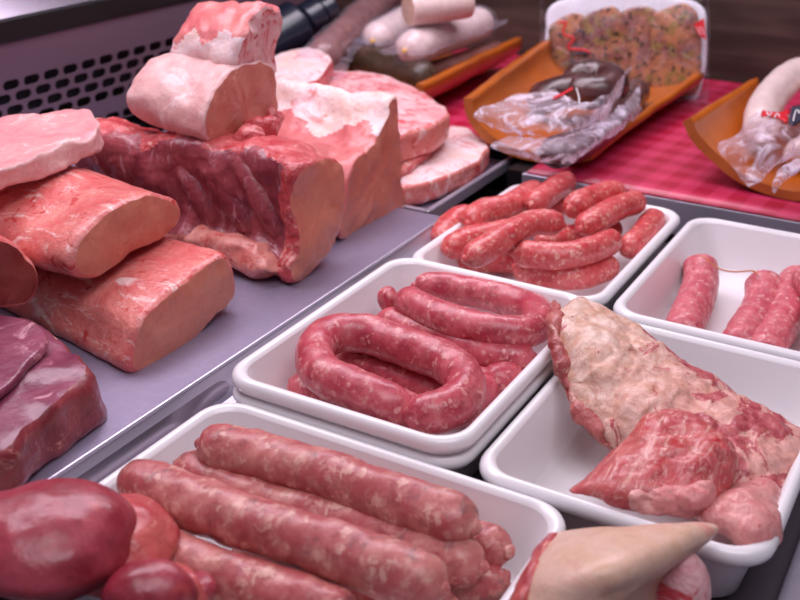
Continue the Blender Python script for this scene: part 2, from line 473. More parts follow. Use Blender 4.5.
M['flesh_pink'] = meat_mat('plain_pink_flesh', lin(212, 104, 108), lin(224, 134, 130), lin(238, 190, 184), .3, 24, (.7, 2, 1), .34, None, .35)
M['margin'] = meat_mat('ragged_margin', lin(166, 72, 72), lin(196, 110, 102), lin(226, 184, 166), .55, 34, (1, 1, 1), .38, None, .6, .18, .06, 40)

def seasoned_mat():
    n = NT('seasoned_meat')
    c = n.mix(n.ramp(n.noise(30, 4), .38, .62), lin(186, 124, 82), lin(136, 82, 78))
    c = n.mix(n.ramp(n.noise(60, 4, .6, .5), .5, .64), c, lin(150, 122, 62))
    c = n.mix(n.ramp(n.noise(150, 3, .6, .4), .56, .62), c, lin(60, 46, 28))
    n.base(c); wet(n, .3, .3); n.bump(n.noise(150, 4), .4, .001); return n.m
M['seasoned'] = seasoned_mat()

def cloth_mat():
    n = NT('red_checked_cloth'); sx = n.n('ShaderNodeSeparateXYZ'); n.l(n.mapping((1, 1, 1), (0, 0, .06)), sx.inputs[0])
    p = .036
    fx = n.ramp(n.math('PINGPONG', sx.outputs[0], p / 2), p * .22, p * .28)
    fy = n.ramp(n.math('PINGPONG', sx.outputs[1], p / 2), p * .22, p * .28)
    s = n.math('MULTIPLY', n.math('ADD', fx, fy), .5)
    n.base(n.mix(s, lin(170, 8, 52), lin(204, 52, 94))); n.setp(Roughness=.4, Coat_Weight=.3, Coat_Roughness=.3)
    n.bump(n.noise(40, 3), .2, .003); return n.m
M['cloth'] = cloth_mat()

# ------------------------------------------------------------------ scene parts
U = .36
def U2(v): return v * U

# ---- setting
def structure(name, VF, mat, smooth=False):
    t = Thing(name, None, None, kind='structure'); t.add(name, VF, mat, smooth=smooth); return t.done()
structure('floor', box(-1.25, .9, .05, 1.52, -.03, 0), M['deck'])
structure('wall_back', box(-1.25, .9, 1.52, 1.56, -.03, 1.1), M['wall'])
structure('wall_left', box(-1.25, -1.2, .05, 1.52, -.03, 1.1), M['black'])

# ---- perforated vent panel (real slots)
XV = -.92
vent = Thing('vent_panel', 'perforated stainless steel vent panel with slots and a black strip for the dark gap above it, behind the pork loins', 'vent panel')
def slots_panel():
    cu = bpy.data.curves.new('vent_outline', 'CURVE'); cu.dimensions = '2D'; cu.fill_mode = 'BOTH'; cu.extrude = .001
    def poly(pts):
        s = cu.splines.new('POLY'); s.points.add(len(pts) - 1); s.use_cyclic_u = True
        for q, p in zip(s.points, pts): q.co = (p[0], p[1], 0, 1)
    y0, y1, z0, z1 = .45, 1.34, .052, .171
    poly([(y0, z0), (y1, z0), (y1, z1), (y0, z1)])
    rows = [(ZR[0], 0), (ZR[1], .5), (ZR[2], 0), (ZR[3], .5), (ZR[4], 0)]
    for z, o in rows:
        y = y0 + .015 + o * PIT + OFF
        while y < y1 - .02:
            w, h = .0228, .0104
            pts = []
            for k in range(9): a = -math.pi / 2 + math.pi * k / 8; pts.append((y + w / 2 - h / 2 + math.cos(a) * h / 2, z + math.sin(a) * h / 2))
            for k in range(9): a = math.pi / 2 + math.pi * k / 8; pts.append((y - w / 2 + h / 2 + math.cos(a) * h / 2, z + math.sin(a) * h / 2))
            poly(pts); y += PIT
    o = bpy.data.objects.new('tmp', cu); COL.objects.link(o)
    dg = bpy.context.evaluated_depsgraph_get(); me = o.evaluated_get(dg).to_mesh()
    V = np.array([(XV + v.co.z, v.co.x, v.co.y) for v in me.vertices]); Fs = [tuple(p.vertices) for p in me.polygons]
    bpy.data.objects.remove(o); bpy.data.curves.remove(cu)
    return V, Fs
pA = onplane(11, 86, (XV, 0, 0), (1, 0, 0)); pB = onplane(155, 45, (XV, 0, 0), (1, 0, 0))
PIT = (pB[1] - pA[1]) / 8
r1 = (pA[2] + pB[2]) / 2
r4 = onplane(102, 96, (XV, 0, 0), (1, 0, 0))[2]
ZR = [r1 + (r4 - r1) * k / 3 for k in range(3)] + [r4, .058]
OFF = ((pA[1] - .465) % PIT)
vent.add('panel', slots_panel(), M['vent'], smooth=False)
vent.add('slot_backing', box(XV - .02, XV - .012, .45, 1.34, .052, .171), M['black'], smooth=False)
vent.add('gap_shade_strip', box(XV - .03, XV + .004, .45, 1.34, .1715, .1955, .002), M['black'], smooth=False, label='black strip standing in for the shaded gap above the panel')  # black box stands in for the shade of the recess above the vent
vent.done()
hood = Thing('mirror_panel', 'bluish polished steel strip above the black gap strip, in the top left corner', 'panel')
hood.add('mirror_panel', (np.array([(XV - .002, .45, .196), (XV - .002, 1.0, .196), (XV - .08, 1.0, .29), (XV - .08, .45, .29), (XV - .012, .45, .196), (XV - .012, 1.0, .196), (XV - .09, 1.0, .29), (XV - .09, .45, .29)]),
         [(0, 1, 2, 3), (7, 6, 5, 4), (0, 4, 5, 1), (3, 2, 6, 7), (0, 3, 7, 4), (1, 5, 6, 2)]), M['mirror'], smooth=False)
hood.done()

# ---- steel trays for the meat joints
ZS = .05
XS = -1.19 * U
YS = at(437, 215, ZS)[1]
sl = Thing('steel_tray', 'long brushed steel tray under the pork loins with a stepped front edge', 'steel tray')
sl.add('tray_surface', box(XV + .003, XS, .05, YS, ZS - .004, ZS, .0015), M['slab'], smooth=False)
def ybar(prof, y0, y1):
    n = len(prof); V = np.array([(x, y, z) for y in (y0, y1) for x, z in prof])
    return V, [(j, (j + 1) % n, n + (j + 1) % n, n + j) for j in range(n)] + [tuple(range(n))[::-1], tuple(range(n, 2 * n))]
yl = at(207, 391, .036)[1]
sl.add('front_edge', joinVF(tube([(XS - .001, .06, ZS - .0012), (XS - .001, .4, ZS - .0012), (XS - .001, YS - .001, ZS - .0012)], .0018, n=12, amp=0, step=.02),
    ybar([(XS - .004, ZS - .003), (XS, ZS - .002), (XS + .012, ZS - .0185), (XS + .0185, ZS - .0195), (XS + .0185, ZS - .0215), (XS + .011, ZS - .0212), (XS - .004, ZS - .006)], .055, YS - .001)), M['steel'], smooth=False)
gq = []
def gpt(y, k): return (XS + .0005 + .0115 * k, y, ZS - .0022 - .0163 * k)
for y in np.linspace(.06, yl, 16): gq.append(gpt(y, .30))
for a in np.linspace(-90, 90, 12)[1:-1]: gq.append(gpt(yl + .012 * math.cos(math.radians(a)), .56 + .26 * math.sin(math.radians(a))))
for y in np.linspace(yl, .06, 16): gq.append(gpt(y, .82))
gq = np.array(gq) + np.array([.0006, 0, .0005]); gb = gq - np.array([.0012, 0, .001]); ng = len(gq)
sl.add('pressed_groove', (np.vstack([gq, gb]), [tuple(range(ng)), tuple(range(ng, 2 * ng))[::-1]] + [(k, (k + 1) % ng, ng + (k + 1) % ng, ng + k) for k in range(ng)]), M['mirror'], smooth=False, label='long mirror-bright groove pressed into the front edge')
sl.add('support', box(XV + .02, XS - .006, .08, YS - .03, 0.0, ZS - .004), M['black'], smooth=False)
sl.done()
s2 = Thing('steel_tray', 'low steel tray under the rib chops, beside the thin sausages', 'steel tray')
x2 = -1.255 * U; y2a = YS + .012; y2b = 1.056
s2.add('tray_surface', box(x2 - .42, x2 - .004, y2a + .004, y2b, .036, .039), M['slab'], smooth=False)
s2.add('rim', joinVF(box(x2 - .006, x2, y2a, y2b, .034, .047, .0018), box(x2 - .42, x2, y2a, y2a + .006, .034, .047, .0018)), M['steel'], smooth=False)
s2.add('support', box(x2 - .40, x2 - .03, y2a + .02, y2b - .01, 0, .036), M['black'], smooth=False)
s2.done()

ra = at(768, 600, .012); rb_ = at(800, 520, .012)
t = Thing('steel_rail', 'polished steel rail on the dark deck at the lower right, beside the flank tray', 'rail')
t.add('rail', joinVF(box(ra[0] + .004, ra[0] + .02, .2, .98, 0, .012, .003), box(ra[0] + .03, ra[0] + .05, .2, .98, 0, .02, .003)), M['steel'], smooth=False)
t.done()

# ---- red cloth shelf
YC = at(650, 194, .05)[1]
sh = Thing('shelf', 'steel edged raised shelf under the red checked cloth', 'shelf')
sh.add('shelf_board', joinVF(box(-.44, .6, YC + .006, 1.062, 0.0, .0475), box(-1.1, .6, 1.062, 1.515, 0.0, .0475)), M['black'], smooth=False)
sh.add('steel_edge', box(-.42, .5, YC, YC + .006, .012, .0478, .001), M['steel'], smooth=False)
sh.done()
cl = Thing('checked_cloth', 'red and pink checked cloth spread on the back shelf under the terracotta tiles', 'cloth')
nx, ny = 60, 24
X, Y = np.meshgrid(np.linspace(-1.08, .49, nx), np.linspace(YC + .001, 1.512, ny), indexing='ij')
Vt = np.stack([X, Y, np.full_like(X, .0502)], -1).reshape(-1, 3); Vb = Vt - [0, 0, .0022]
Fq = [(i * ny + j, (i + 1) * ny + j, (i + 1) * ny + j + 1, i * ny + j + 1) for i in range(nx - 1) for j in range(ny - 1) if not (X[i, j] < -.44 and Y[i, j] < 1.06)]
o = nx * ny; Fb = [tuple(x + o for x in q[::-1]) for q in Fq]
edge = [(i * ny, i * ny + o, (i + 1) * ny + o, (i + 1) * ny) for i in range(nx - 1) if X[i, 0] >= -.44]
cl.add('checked_cloth', (np.vstack([Vt, Vb]), Fq + Fb + edge), M['cloth']); cl.done()

# ---- white trays
def rrect(x0, x1, y0, y1, r, n=8):
    p = []
    for cx, cy, a0 in ((x1 - r, y1 - r, 0), (x0 + r, y1 - r, 90), (x0 + r, y0 + r, 180), (x1 - r, y0 + r, 270)):
        for k in range(n + 1):
            a = math.radians(a0 + 90 * k / n); p.append((cx + r * math.cos(a), cy + r * math.sin(a)))
    # subdivide straights for even shading
    return np.array(p)

def tray(label, x0, x1, y0, y1, z=0.0, rim=.05, r=.024, group='white trays'):
    H = rim
    rimprof = [(.0066, H - .0105), (.0026, H - .011), (.0007, H - .0085), (.0, H - .0055), (.0009, H - .0023), (.0028, H - .0005), (.005, H), (.0073, H - .0008), (.0088, H - .003)]
    basin = [(.0088, H - .003), (.0104, H - .008), (.017, H - .028), (.0195, .010), (.0225, .006), (.028, .005)]
    outer = [(.0066, H - .0105), (.0090, H - .014), (.0135, H - .03), (.017, .004), (.019, .0012), (.023, 0)]
    def sweep(prof, cap=False, flip=False):
        V = []; Fs = []
        for ins, zz in prof:
            q = rrect(x0 + ins, x1 - ins, y0 + ins, y1 - ins, max(r - ins * .45, .006))
            V.append(np.c_[q, np.full(len(q), z + zz)])
        n = len(V[0]); m = len(V)
        for i in range(m - 1):
            for j in range(n):
                Fs.append((i * n + j, i * n + (j + 1) % n, (i + 1) * n + (j + 1) % n, (i + 1) * n + j))
        if cap: Fs.append(tuple((m - 1) * n + j for j in range(n)))
        return np.vstack(V), Fs
    t = Thing('white_tray', label, 'tray', group)
    t.add('rim', sweep(rimprof), M['white'])
    t.add('basin', sweep(basin, True), M['white'])
    t.add('outer_wall', sweep(outer, True), M['white'])
    return t.done()

e = .0025
tray('white tray in front full of large coarse sausages', -1.1115 * U - .005, -.4421 * U + .0075, .80 * U, 1.315 * U)
k2 = 1 - .0125 / .36
T2 = (-1.1707 * U * k2 - e, -.6615 * U * k2 + e * .5, 1.3661 * U * k2, 2.0645 * U * k2)
tray('white tray stacked under the tray of ring sausage, only its rim showing', *T2)
tray('white tray of ring sausage, on top of a stack of two', *T2, z=.0125)
tray('white tray holding the folded piece of pork flank', -.6123 * U - .0045, -.1442 * U + e, 1.3304 * U - e, 1.995 * U)
tray('white tray at the back heaped with thin fresh sausages', -1.142 * U - e, -.6533 * U + e * .2, 2.03 * U, 2.6988 * U + e)
tray('white tray at the right holding three pink sausages and a string', -.6312 * U - e * .2, -.14 * U, 2.0186 * U - e, 2.6892 * U + e)

# ---- sausages
def saus(name, label, cat, group, path, r, mat, seed, knots=(1, 1), rprof=None, amp=.0007, kl=.006, world=False, end=1.1):
    P = [(q if world else at(*q)) for q in path]
    P = np.array(P)
    t = Thing(name, label, cat, group)
    Pd = cr(P, 40)
    t.add('casing', tube(P, r, seed=seed, rprof=rprof, amp=amp, end=end), M[mat])
    for kx, (a, b) in zip(knots, ((Pd[0], Pd[1]), (Pd[-1], Pd[-2]))):
        if not kx: continue
        d = (a - b) / np.linalg.norm(a - b)
        t.add('casing_end', tube([a - d * .004, a - d * .001, a + d * kl * .5], r * .42, n=14, amp=.0006, freq=200, seed=seed, end=.9,
                                 rprof=lambda x: 1.15 - .5 * x), M[mat])
    return t.done()

def c5(*pts): return [(230 + x / 2.4, 230 + y / 2.4, z) for x, y, z in pts]
R2 = .0142
KN = None
fz = .0215 + R2      # resting on the upper tray's floor
saus('ring_sausage', 'fat sausage curled into a ring, on top at the front of its white tray', 'sausage', None,
     c5((480, 462, .040), (440, 448, .048), (385, 420, .059), (300, 382, .063), (222, 345, .064), (205, 295, .065), (245, 252, .065), (330, 250, .064), (430, 284, .063), (520, 318, .063), (566, 372, .062), (536, 422, .061), (475, 442, .061), (425, 428, .061)), .0140, 'saus_ring', 1, (0, 0))
G2 = 'sausages in the stacked white tray'
saus('sausage', 'dark sausage seen through the hole of the ring sausage', 'sausage', G2, c5((255, 300, .036), (345, 340, .036), (450, 375, .036), (560, 400, .036)), .0135, 'saus_ring', 2)
saus('sausage', 'sausage under the front left of the ring, poking out by the rim', 'sausage', G2, c5((150, 362, .037), (225, 405, .036), (320, 440, .036), (420, 470, .036)), .0125, 'saus_ring', 3)
saus('sausage', 'sausage end under the front right curve of the ring', 'sausage', G2, c5((616, 366, .036), (590, 398, .036), (552, 430, .036), (510, 452, .035)), .0125, 'saus_ring', 4)
saus('sausage', 'long bent sausage topmost at the back of the stacked tray, doubled back on itself', 'sausage', G2,
     c5((415, 160, .060), (440, 178, .061), (520, 214, .062), (620, 240, .062), (700, 245, .060), (742, 225, .056), (735, 195, .051), (680, 172, .049), (600, 152, .049), (510, 138, .049), (440, 137, .049)), .0125, 'saus_ring', 5, (0, 1))
saus('sausage', 'short stub of sausage at the upper left of the bent sausage', 'sausage', G2, c5((356, 172, .053), (380, 168, .055), (406, 166, .056)), .0118, 'saus_ring', 6, (0, 0), end=.9)
saus('sausage', 'straight sausage lying behind the ring, below the bent sausage', 'sausage', G2, c5((352, 215, .045), (420, 232, .045), (520, 265, .046), (620, 300, .046), (735, 308, .045)), .0125, 'saus_ring', 7)
saus('sausage', 'shaded sausage low at the right end of the stacked tray', 'sausage', G2, c5((600, 362, .036), (650, 360, .036), (700, 345, .036)), .0125, 'saus_ring', 8)
saus('sausage', 'buried sausage at the bottom between the ring and the back sausages', 'sausage', G2, c5((420, 330, .036), (540, 355, .036), (640, 375, .036)), .012, 'saus_ring', 9)

def c3(*pts): return [(400 + x / 4, 165 + y / 4, z) for x, y, z in pts]
def c6(*pts): return [(400 + x / 2, 160 + y / 2, z) for x, y, z in pts]
G4 = 'thin sausages heaped in the back tray'
R4 = .0120
thin = [
    ('curved thin sausage at the left end of the heap', c6((78, 172, .036), (88, 145, .042), (112, 120, .046), (150, 108, .046)), 1),
    ('long thin sausage rising to the back rim, left of the short one', c6((135, 130, .056), (165, 103, .058), (215, 92, .058), (250, 72, .056), (275, 60, .052)), 1),
    ('short thin sausage pointing at the back rim of its tray', c6((262, 92, .062), (290, 72, .061), (318, 52, .058), (338, 42, .054)), 1),
    ('thin sausage lying diagonally on top at the front of the heap', c6((128, 200, .060), (165, 182, .064), (215, 150, .068), (270, 125, .068), (328, 130, .064)), 1),
    ('thin sausage under the diagonal one, at the front left of the heap', c6((92, 183, .046), (130, 162, .048), (190, 148, .048), (240, 142, .046)), 1),
    ('upper of two thin sausages side by side at the back right', c6((338, 100, .066), (370, 80, .067), (410, 68, .066), (442, 64, .062)), 1),
    ('lower of two thin sausages side by side at the back right', c6((358, 140, .060), (400, 115, .064), (445, 92, .064), (480, 82, .060)), 1),
    ('long curved thin sausage along the front right of the heap', c6((225, 186, .052), (275, 190, .054), (335, 190, .054), (390, 176, .054), (432, 158, .052)), 1),
    ('thin sausage against the right wall of the back tray', c6((452, 182, .042), (475, 160, .043), (495, 135, .044), (512, 112, .044)), 1),
    ('lowest thin sausage at the front of the heap', c6((228, 214, .032), (290, 228, .032), (360, 232, .032), (430, 208, .032)), 1),
    ('thin sausage mostly buried in the middle of the heap', c6((270, 170, .034), (320, 158, .035), (380, 148, .035), (440, 135, .034)), 0),
    ('thin sausage buried at the left under the long one', c6((150, 140, .028), (220, 120, .030), (290, 100, .032), (340, 88, .032)), 0),
    ('thin sausage buried at the front left corner', c6((80, 190, .024), (130, 196, .022), (200, 200, .020), (240, 200, .019)), 0),
]
for i, (lb, p, kn) in enumerate(thin):
    saus('thin_sausage', lb, 'sausage', G4, p, R4, 'saus_thin', 20 + i, (kn, kn), kl=.005)

def keep(pts, ymin):
    W = cr([at(*q) for q in pts], 60); W = W[W[:, 1] > ymin]; return [tuple(q) for q in W[::6]] + [tuple(W[-1])]

def c4(*pts): return [(580 + x / 3.636, 180 + y / 3.636, z) for x, y, z in pts]
G5 = 'pink sausages in the right tray'
R5 = .0158
saus('pink_sausage', 'leftmost pink sausage in the right tray, tied to the string', 'sausage', G5, keep(c4((436, 300, .030), (440, 370, .024), (420, 440, .022), (385, 520, .021), (360, 590, .021)), .762), R5, 'saus_pale', 40, (1, 1), end=.6, world=True)
saus('pink_sausage', 'middle pink sausage at the other end of the string', 'sausage', G5, keep(c4((665, 362, .030), (668, 430, .025), (640, 500, .022), (590, 580, .021), (540, 660, .021)), .762), R5, 'saus_pale', 41, (1, 1), end=.6, world=True)
saus('pink_sausage', 'pink sausage at the right, touching the middle one', 'sausage', G5, keep(c4((800, 350, .030), (770, 430, .026), (735, 510, .023), (690, 590, .021), (640, 680, .021)), .762), R5, 'saus_pale', 42, (1, 1), end=.6, world=True)
saus('pink_sausage', 'pink sausage cut off by the right edge of the photo', 'sausage', G5, c4((800, 330, .050), (850, 380, .046), (880, 450, .042), (880, 540, .040)), R5 * .9, 'saus_pale', 43, (1, 1), end=.6)
t = Thing('string', 'thin orange string joining two pink sausages in the right tray', 'string')
t.add('string', wire([at(*q) for q in c4((425, 277, .044), (450, 280, .046), (500, 320, .040), (560, 334, .040), (625, 330, .043), (650, 345, .046))], .0007), M['cord']); t.done()

def c8(*pts): return [(x / 1.4035, 400 + y / 1.4035, z) for x, y, z in pts]
G1 = 'large sausages in the front tray'
R1 = .0140
big = [
    ('topmost large sausage along the back of the front tray', c8((280, 60, .060), (370, 82, .060), (460, 108, .060), (560, 142, .060), (670, 180, .059)), R1 * 1.05, 1),
    ('large sausage across the middle with dark specks, nearest whole one', c8((176, 108, .062), (265, 143, .063), (380, 182, .063), (500, 222, .063), (625, 268, .061)), R1 * 1.08, 1),
    ('large sausage lying between and below the two top ones', c8((250, 90, .043), (345, 136, .042), (470, 172, .042), (580, 206, .042), (680, 236, .042)), R1, 1),
    ('large sausage at the front, partly behind the offal', c8((208, 205, .048), (290, 240, .048), (380, 272, .048), (500, 310, .048)), R1 * 1.0, 1),
    ('large sausage with only its right end showing behind the topmost one', c8((440, 120, .030), (560, 160, .030), (650, 190, .034), (716, 215, .038)), R1 * .85, 1),
    ('large reddish sausage low at the right end of the front tray', c8((520, 250, .023), (600, 255, .022), (680, 258, .022), (712, 245, .024)), R1 * .8, 1),
    ('buried large sausage at the bottom of the front tray', c8((330, 215, .021), (450, 250, .021), (560, 290, .021), (650, 310, .021)), R1, 1),
]
for i, (lb, p, r, kn) in enumerate(big):
    saus('large_sausage', lb, 'sausage', G1, p, r, 'saus_big', 60 + i, (kn, kn), kl=.005, amp=.001, end=1.0)

# ---- joints of meat on the steel tray
def face(px, p0, n): return [onplane(a, b, p0, n) for a, b in px]
def capsplit(w, u, t): return 'cut_face' if w == 'cap' else 'body'
XN = (1, 0, 0)

def joint(name, label, cat, outline, p0, n, axis, L, bodymat, capmat, seed, taper=None, edge=.006, bulge=.001, amp=.0018, freq=28, split=None, extra=None, group=None, bodyname='loin_body', capname='cut_face', mats=None, M_=22):
    t = Thing(name, label, cat, group)
    pr = prism(face(outline, p0, n), axis, L, edge=edge, bulge=bulge, taper=taper, amp=amp, freq=freq, seed=seed, split=split or capsplit, M=M_)
    for k, vf in pr.items():
        nm = {'body': bodyname, 'cut_face': capname}.get(k, k)
        mt = (mats or {}).get(k) or (capmat if k == 'cut_face' else bodymat)
        t.add(nm, vf, M[mt])
    if extra: extra(t)
    return t.done()

def lin_taper(s1, off): return lambda t: (1 + (s1 - 1) * t, np.array(off) * t)
LG = 'pork joints on the steel tray'
# lower loin
P3 = at(130, 375, ZS + .001)
joint('pork_loin', 'boneless pork loin lying on the steel, cut end facing right, nearest the tray edge', 'pork loin',
      [(131, 374), (133, 350), (142, 321), (169, 293), (202, 268), (223, 256), (233, 266), (237, 285), (234, 300), (216, 319), (192, 347), (160, 368)], P3, XN, (-.98, .12, 0), .24, 'loin', 'loin_cut', 101,
      lin_taper(.96, (0, .012, 0)))
# upper loin lying on it
P2 = at(92, 279, .101)
joint('pork_loin', 'boneless pork loin resting on the lower loin, domed cut end facing right', 'pork loin',
      [(76, 276), (70, 262), (78, 242), (96, 222), (120, 203), (150, 192), (176, 199), (184, 212), (176, 228), (155, 242), (128, 256), (102, 276), (88, 280)], P2, XN, (-.97, .15, .0), .22, 'loin', 'loin_cut', 102,
      lambda t: (1 + .12 * math.sin(t * 2.2), np.array((0, .0, -.012)) * t), bulge=.003)
# slice on top
t = Thing('pork_slice', 'thick pale slice of pork on top of the upper loin, in the left corner', 'pork slice')
pr = prism(face([(-50, 124), (0, 117), (40, 113), (70, 107), (82, 109), (92, 119), (95, 132), (66, 144), (34, 157), (0, 168), (-50, 176)], (0, 0, .168), (0, 0, 1)), (.05, 0, -1), .017, edge=.003, bulge=.001, amp=.003, seed=103, M=8,
           split=lambda w, u, t: 'cut_face' if w == 'cap' else 'fat_rim')
t.add('cut_face', pr['cut_face'], M['slice_top']); t.add('fat_rim', pr['fat_rim'], M['pale']); t.done()
# dark loin end at far left
joint('pork_loin', 'dark red loin end at the left edge, above the purple slab', 'pork loin',
      [(-40, 236), (0, 238), (22, 250), (36, 272), (38, 292), (28, 306), (0, 312), (-40, 312)], at(30, 307, .085), XN, (-1, .1, 0), .12, 'loin', 'dark_cut', 104)
# purple slab
t = Thing('beef_joint', 'dark purple slab of meat at the left edge, in front of the loins', 'meat')
pr = prism(face([(-60, 310), (-10, 306), (28, 316), (62, 334), (92, 358), (99, 372), (82, 388), (56, 408), (28, 430), (8, 446), (-60, 470)], (0, 0, .084), (0, 0, 1)), (0, 0, -1), .033, edge=.008, bulge=.004, amp=.0042, freq=24, seed=105, M=10,
           split=lambda w, u, t: 'top_face' if w == 'cap' else 'side_face')
t.add('top_face', pr['top_face'], M['beef']); t.add('side_face', pr['side_face'], M['beef_side'])
pr = prism(face([(-60, 316), (0, 312), (36, 324), (47, 340), (28, 362), (4, 388), (-60, 420)], (0, 0, .0925), (0, 0, 1)), (0, 0, -1), .007, edge=.003, bulge=.001, amp=.0015, seed=106, M=5)
t.add('flap', pr['body'], M['beef'])
t.done()

# rib rack with concave bone side
P6 = at(298, 283, ZS + .001)
def rsplit(w, u, t):
    if w == 'cap': return 'cut_face'
    if w == 'back': return 'loin_body'
    if w == 'side' and u > .6 and t < .05 or w == 'edge' and u > .6: return 'bone_edge'
    if u > .93: return 'base_fat'
    if u > .655 + .018 * math.sin(t * 23) + .01 * math.sin(t * 51): return 'rib_side'
    return 'bone_edge' if u > .46 else 'loin_body'
t = Thing('rib_rack', 'pork rib rack standing on the steel with its dark ribbed side to the front', 'rib rack')
O6 = face([(296, 284), (318, 270), (336, 244), (345, 210), (346, 184), (340, 164), (322, 156), (306, 159), (297, 172), (297, 200), (300, 228), (298, 250), (293, 266)], P6, XN)
def rtaper(t): return (1.0 - .04 * t, np.array((0, .006 * math.sin(t * 5), .004 * math.sin(t * 7))))
pr = prism(O6, (-1, .0, .0), .235, edge=.004, bulge=.001, amp=.0048, freq=26, seed=110, split=rsplit, M=60, taper=rtaper, N=150)
for k, mt in (('cut_face', 'loin_cut'), ('rib_side', 'rib'), ('bone_edge', 'bone_red'), ('loin_body', 'loin'), ('base_fat', 'base_fat')):
    if k in pr: t.add(k, pr[k], M[mt])
# curved ribs under the membrane
yf = float(np.mean([q[1] for q in O6[8:11]]))
for i in range(5):
    x0 = P6[0] - .040 - i * .036
    pts = [(x0 - .030, yf + .022, .144), (x0 - .016, yf + .0150, .126), (x0 + .000, yf + .0130, .106), (x0 + .012, yf + .0150, .088), (x0 + .016, yf + .024, .072)]
    t.add('rib', tube(pts, .0125, n=20, amp=.0012, freq=50, seed=300 + i), M['rib'])
lp = [at(px, py, .064) for px, py in ((150, 224), (200, 243), (245, 260), (276, 271))]
t.add('meat_lip', tube([np.array(q) + np.array([0, .008, 0]) for q in lp], .017, n=34, amp=.0055, freq=42, seed=320, flat=.75, end=1.6), M['base_fat'])
t.done()

# tall loin chop behind it
P8 = at(345, 238, ZS + .001)
def ssplit(w, u, t):
    if w == 'cap': return 'cut_face'
    return 'fat_cap' if .29 + .025 * math.sin(t * 13) + .012 * math.sin(t * 31) < u < .64 else 'loin_body'
t = Thing('loin_joint', 'bone-in pork loin with white fatty top and a thin upright fin at its cut end', 'pork loin')
O8 = face([(342, 238), (343, 205), (347, 176), (356, 160), (372, 146), (384, 126), (392, 103), (398, 101), (400, 138), (402, 175), (408, 205), (396, 216), (370, 230)], P8, XN)
pr = prism(O8, (-1, .02, 0), .165, edge=.003, bulge=.0005, amp=.0036, freq=30, seed=111, split=ssplit, M=44, N=120)
t.add('cut_face', pr['cut_face'], M['loin_cut']); t.add('fat_cap', pr['fat_cap'], M['fat']); t.add('loin_body', pr['loin_body'], M['flesh_pink'])
for i, (px, py, z, r) in enumerate([(262, 128, .152, .012), (250, 138, .150, .011), (272, 118, .150, .009)]):
    t.add('bone_end', blob(at(px, py, z), r * 1.3, r, r * .9, rotz=i, amp=.003, freq=90, seed=120 + i), M['bone_red'])
t.done()

# big pale loin on top
P9 = at(225, 142, .146)
t = Thing('loin_joint', 'large pale pork loin standing highest on the pile, round cut end facing right', 'pork loin')
O9 = face([(216, 142), (206, 132), (205, 112), (216, 90), (236, 70), (258, 60), (274, 66), (279, 92), (276, 122), (262, 138), (240, 143)], P9, XN)
pr = prism(O9, (-1, .04, .0), .092, edge=.004, bulge=.002, amp=.0030, freq=26, seed=112, split=capsplit, taper=lambda t: (1 - .18 * t ** 3, np.array((0, -.004, .004)) * t))
t.add('loin_body', pr['body'], M['pale']); t.add('cut_face', pr['cut_face'], M['pale_cut'])
O9b = face([(236, 70), (236, 50), (246, 24), (264, 3), (283, 6), (286, 28), (281, 55), (279, 74), (262, 74)], P9 - np.array([.001, 0, 0]), XN)
pr = prism(O9b, (-1, .05, 0), .078, edge=.007, bulge=.001, amp=.0040, freq=30, seed=113, taper=lambda t: (1 - .12 * t * t, np.array((0, 0, -.006)) * t), split=lambda w, u, t: 'rib_end' if w == 'cap' else ('rib_top' if .12 + .03 * math.sin(t * 11) < u < .44 + .02 * math.sin(t * 17) else 'rib_section'), M=18)
t.add('rib_section', pr['rib_section'], M['fat']); t.add('rib_top', pr['rib_top'], M['flesh_pink']); t.add('rib_end', pr['rib_end'], M['fat_pink'])
t.done()

# pieces in the low steel tray behind
def slab(name, label, cat, outline, ztop, thick, topmat, sidemat, seed, topname='top_face', sidename='cut_side', edge=.005, tilt=(0, 0, 1), p0=None, group=None, bulge=.003):
    t = Thing(name, label, cat, group)
    p = p0 if p0 is not None else (0, 0, ztop)
    pr = prism(face(outline, p, tilt), (0, 0, -1), thick, edge=edge, bulge=bulge, amp=.002, freq=34, seed=seed, M=10, split=lambda w, u, t_: 'top' if w == 'cap' else 'side')
    t.add(topname, pr['top'], M[topmat]); t.add(sidename, pr['side'], M[sidemat]); return t.done()
GC = 'rib pieces in the low steel tray'
slab('pork_ribs', 'slab of pork ribs with pink streaked fat, behind the finned loin', 'ribs',
     [(270, 88), (300, 76), (330, 70), (375, 73), (410, 84), (440, 102), (450, 113), (436, 124), (410, 132), (385, 142), (350, 146), (300, 120)], .105, .03, 'fat_pink', 'loin', 130, group=GC)
slab('pork_ribs', 'small pale piece of pork between the tall loin and the wrapped brown sausage', 'ribs',
     [(262, 62), (285, 52), (308, 46), (326, 52), (332, 62), (322, 76), (300, 86), (270, 90)], .125, .02, 'fat', 'bone_red', 131, group=GC)
slab('pork_chop', 'flat pork chop with white fat lying lowest at the end of the low steel tray', 'chop',
     [(398, 172), (418, 150), (440, 128), (462, 126), (484, 138), (489, 148), (474, 162), (452, 174), (420, 184), (400, 186)], .064, .022, 'fat', 'loin', 132, group=GC)
slab('pork_slice', 'thin edge of pork between the chop and the ribs', 'pork slice',
     [(380, 160), (398, 146), (425, 138), (436, 142), (424, 156), (405, 168), (385, 172)], .0745, .009, 'loin', 'bone_red', 133, group=GC)

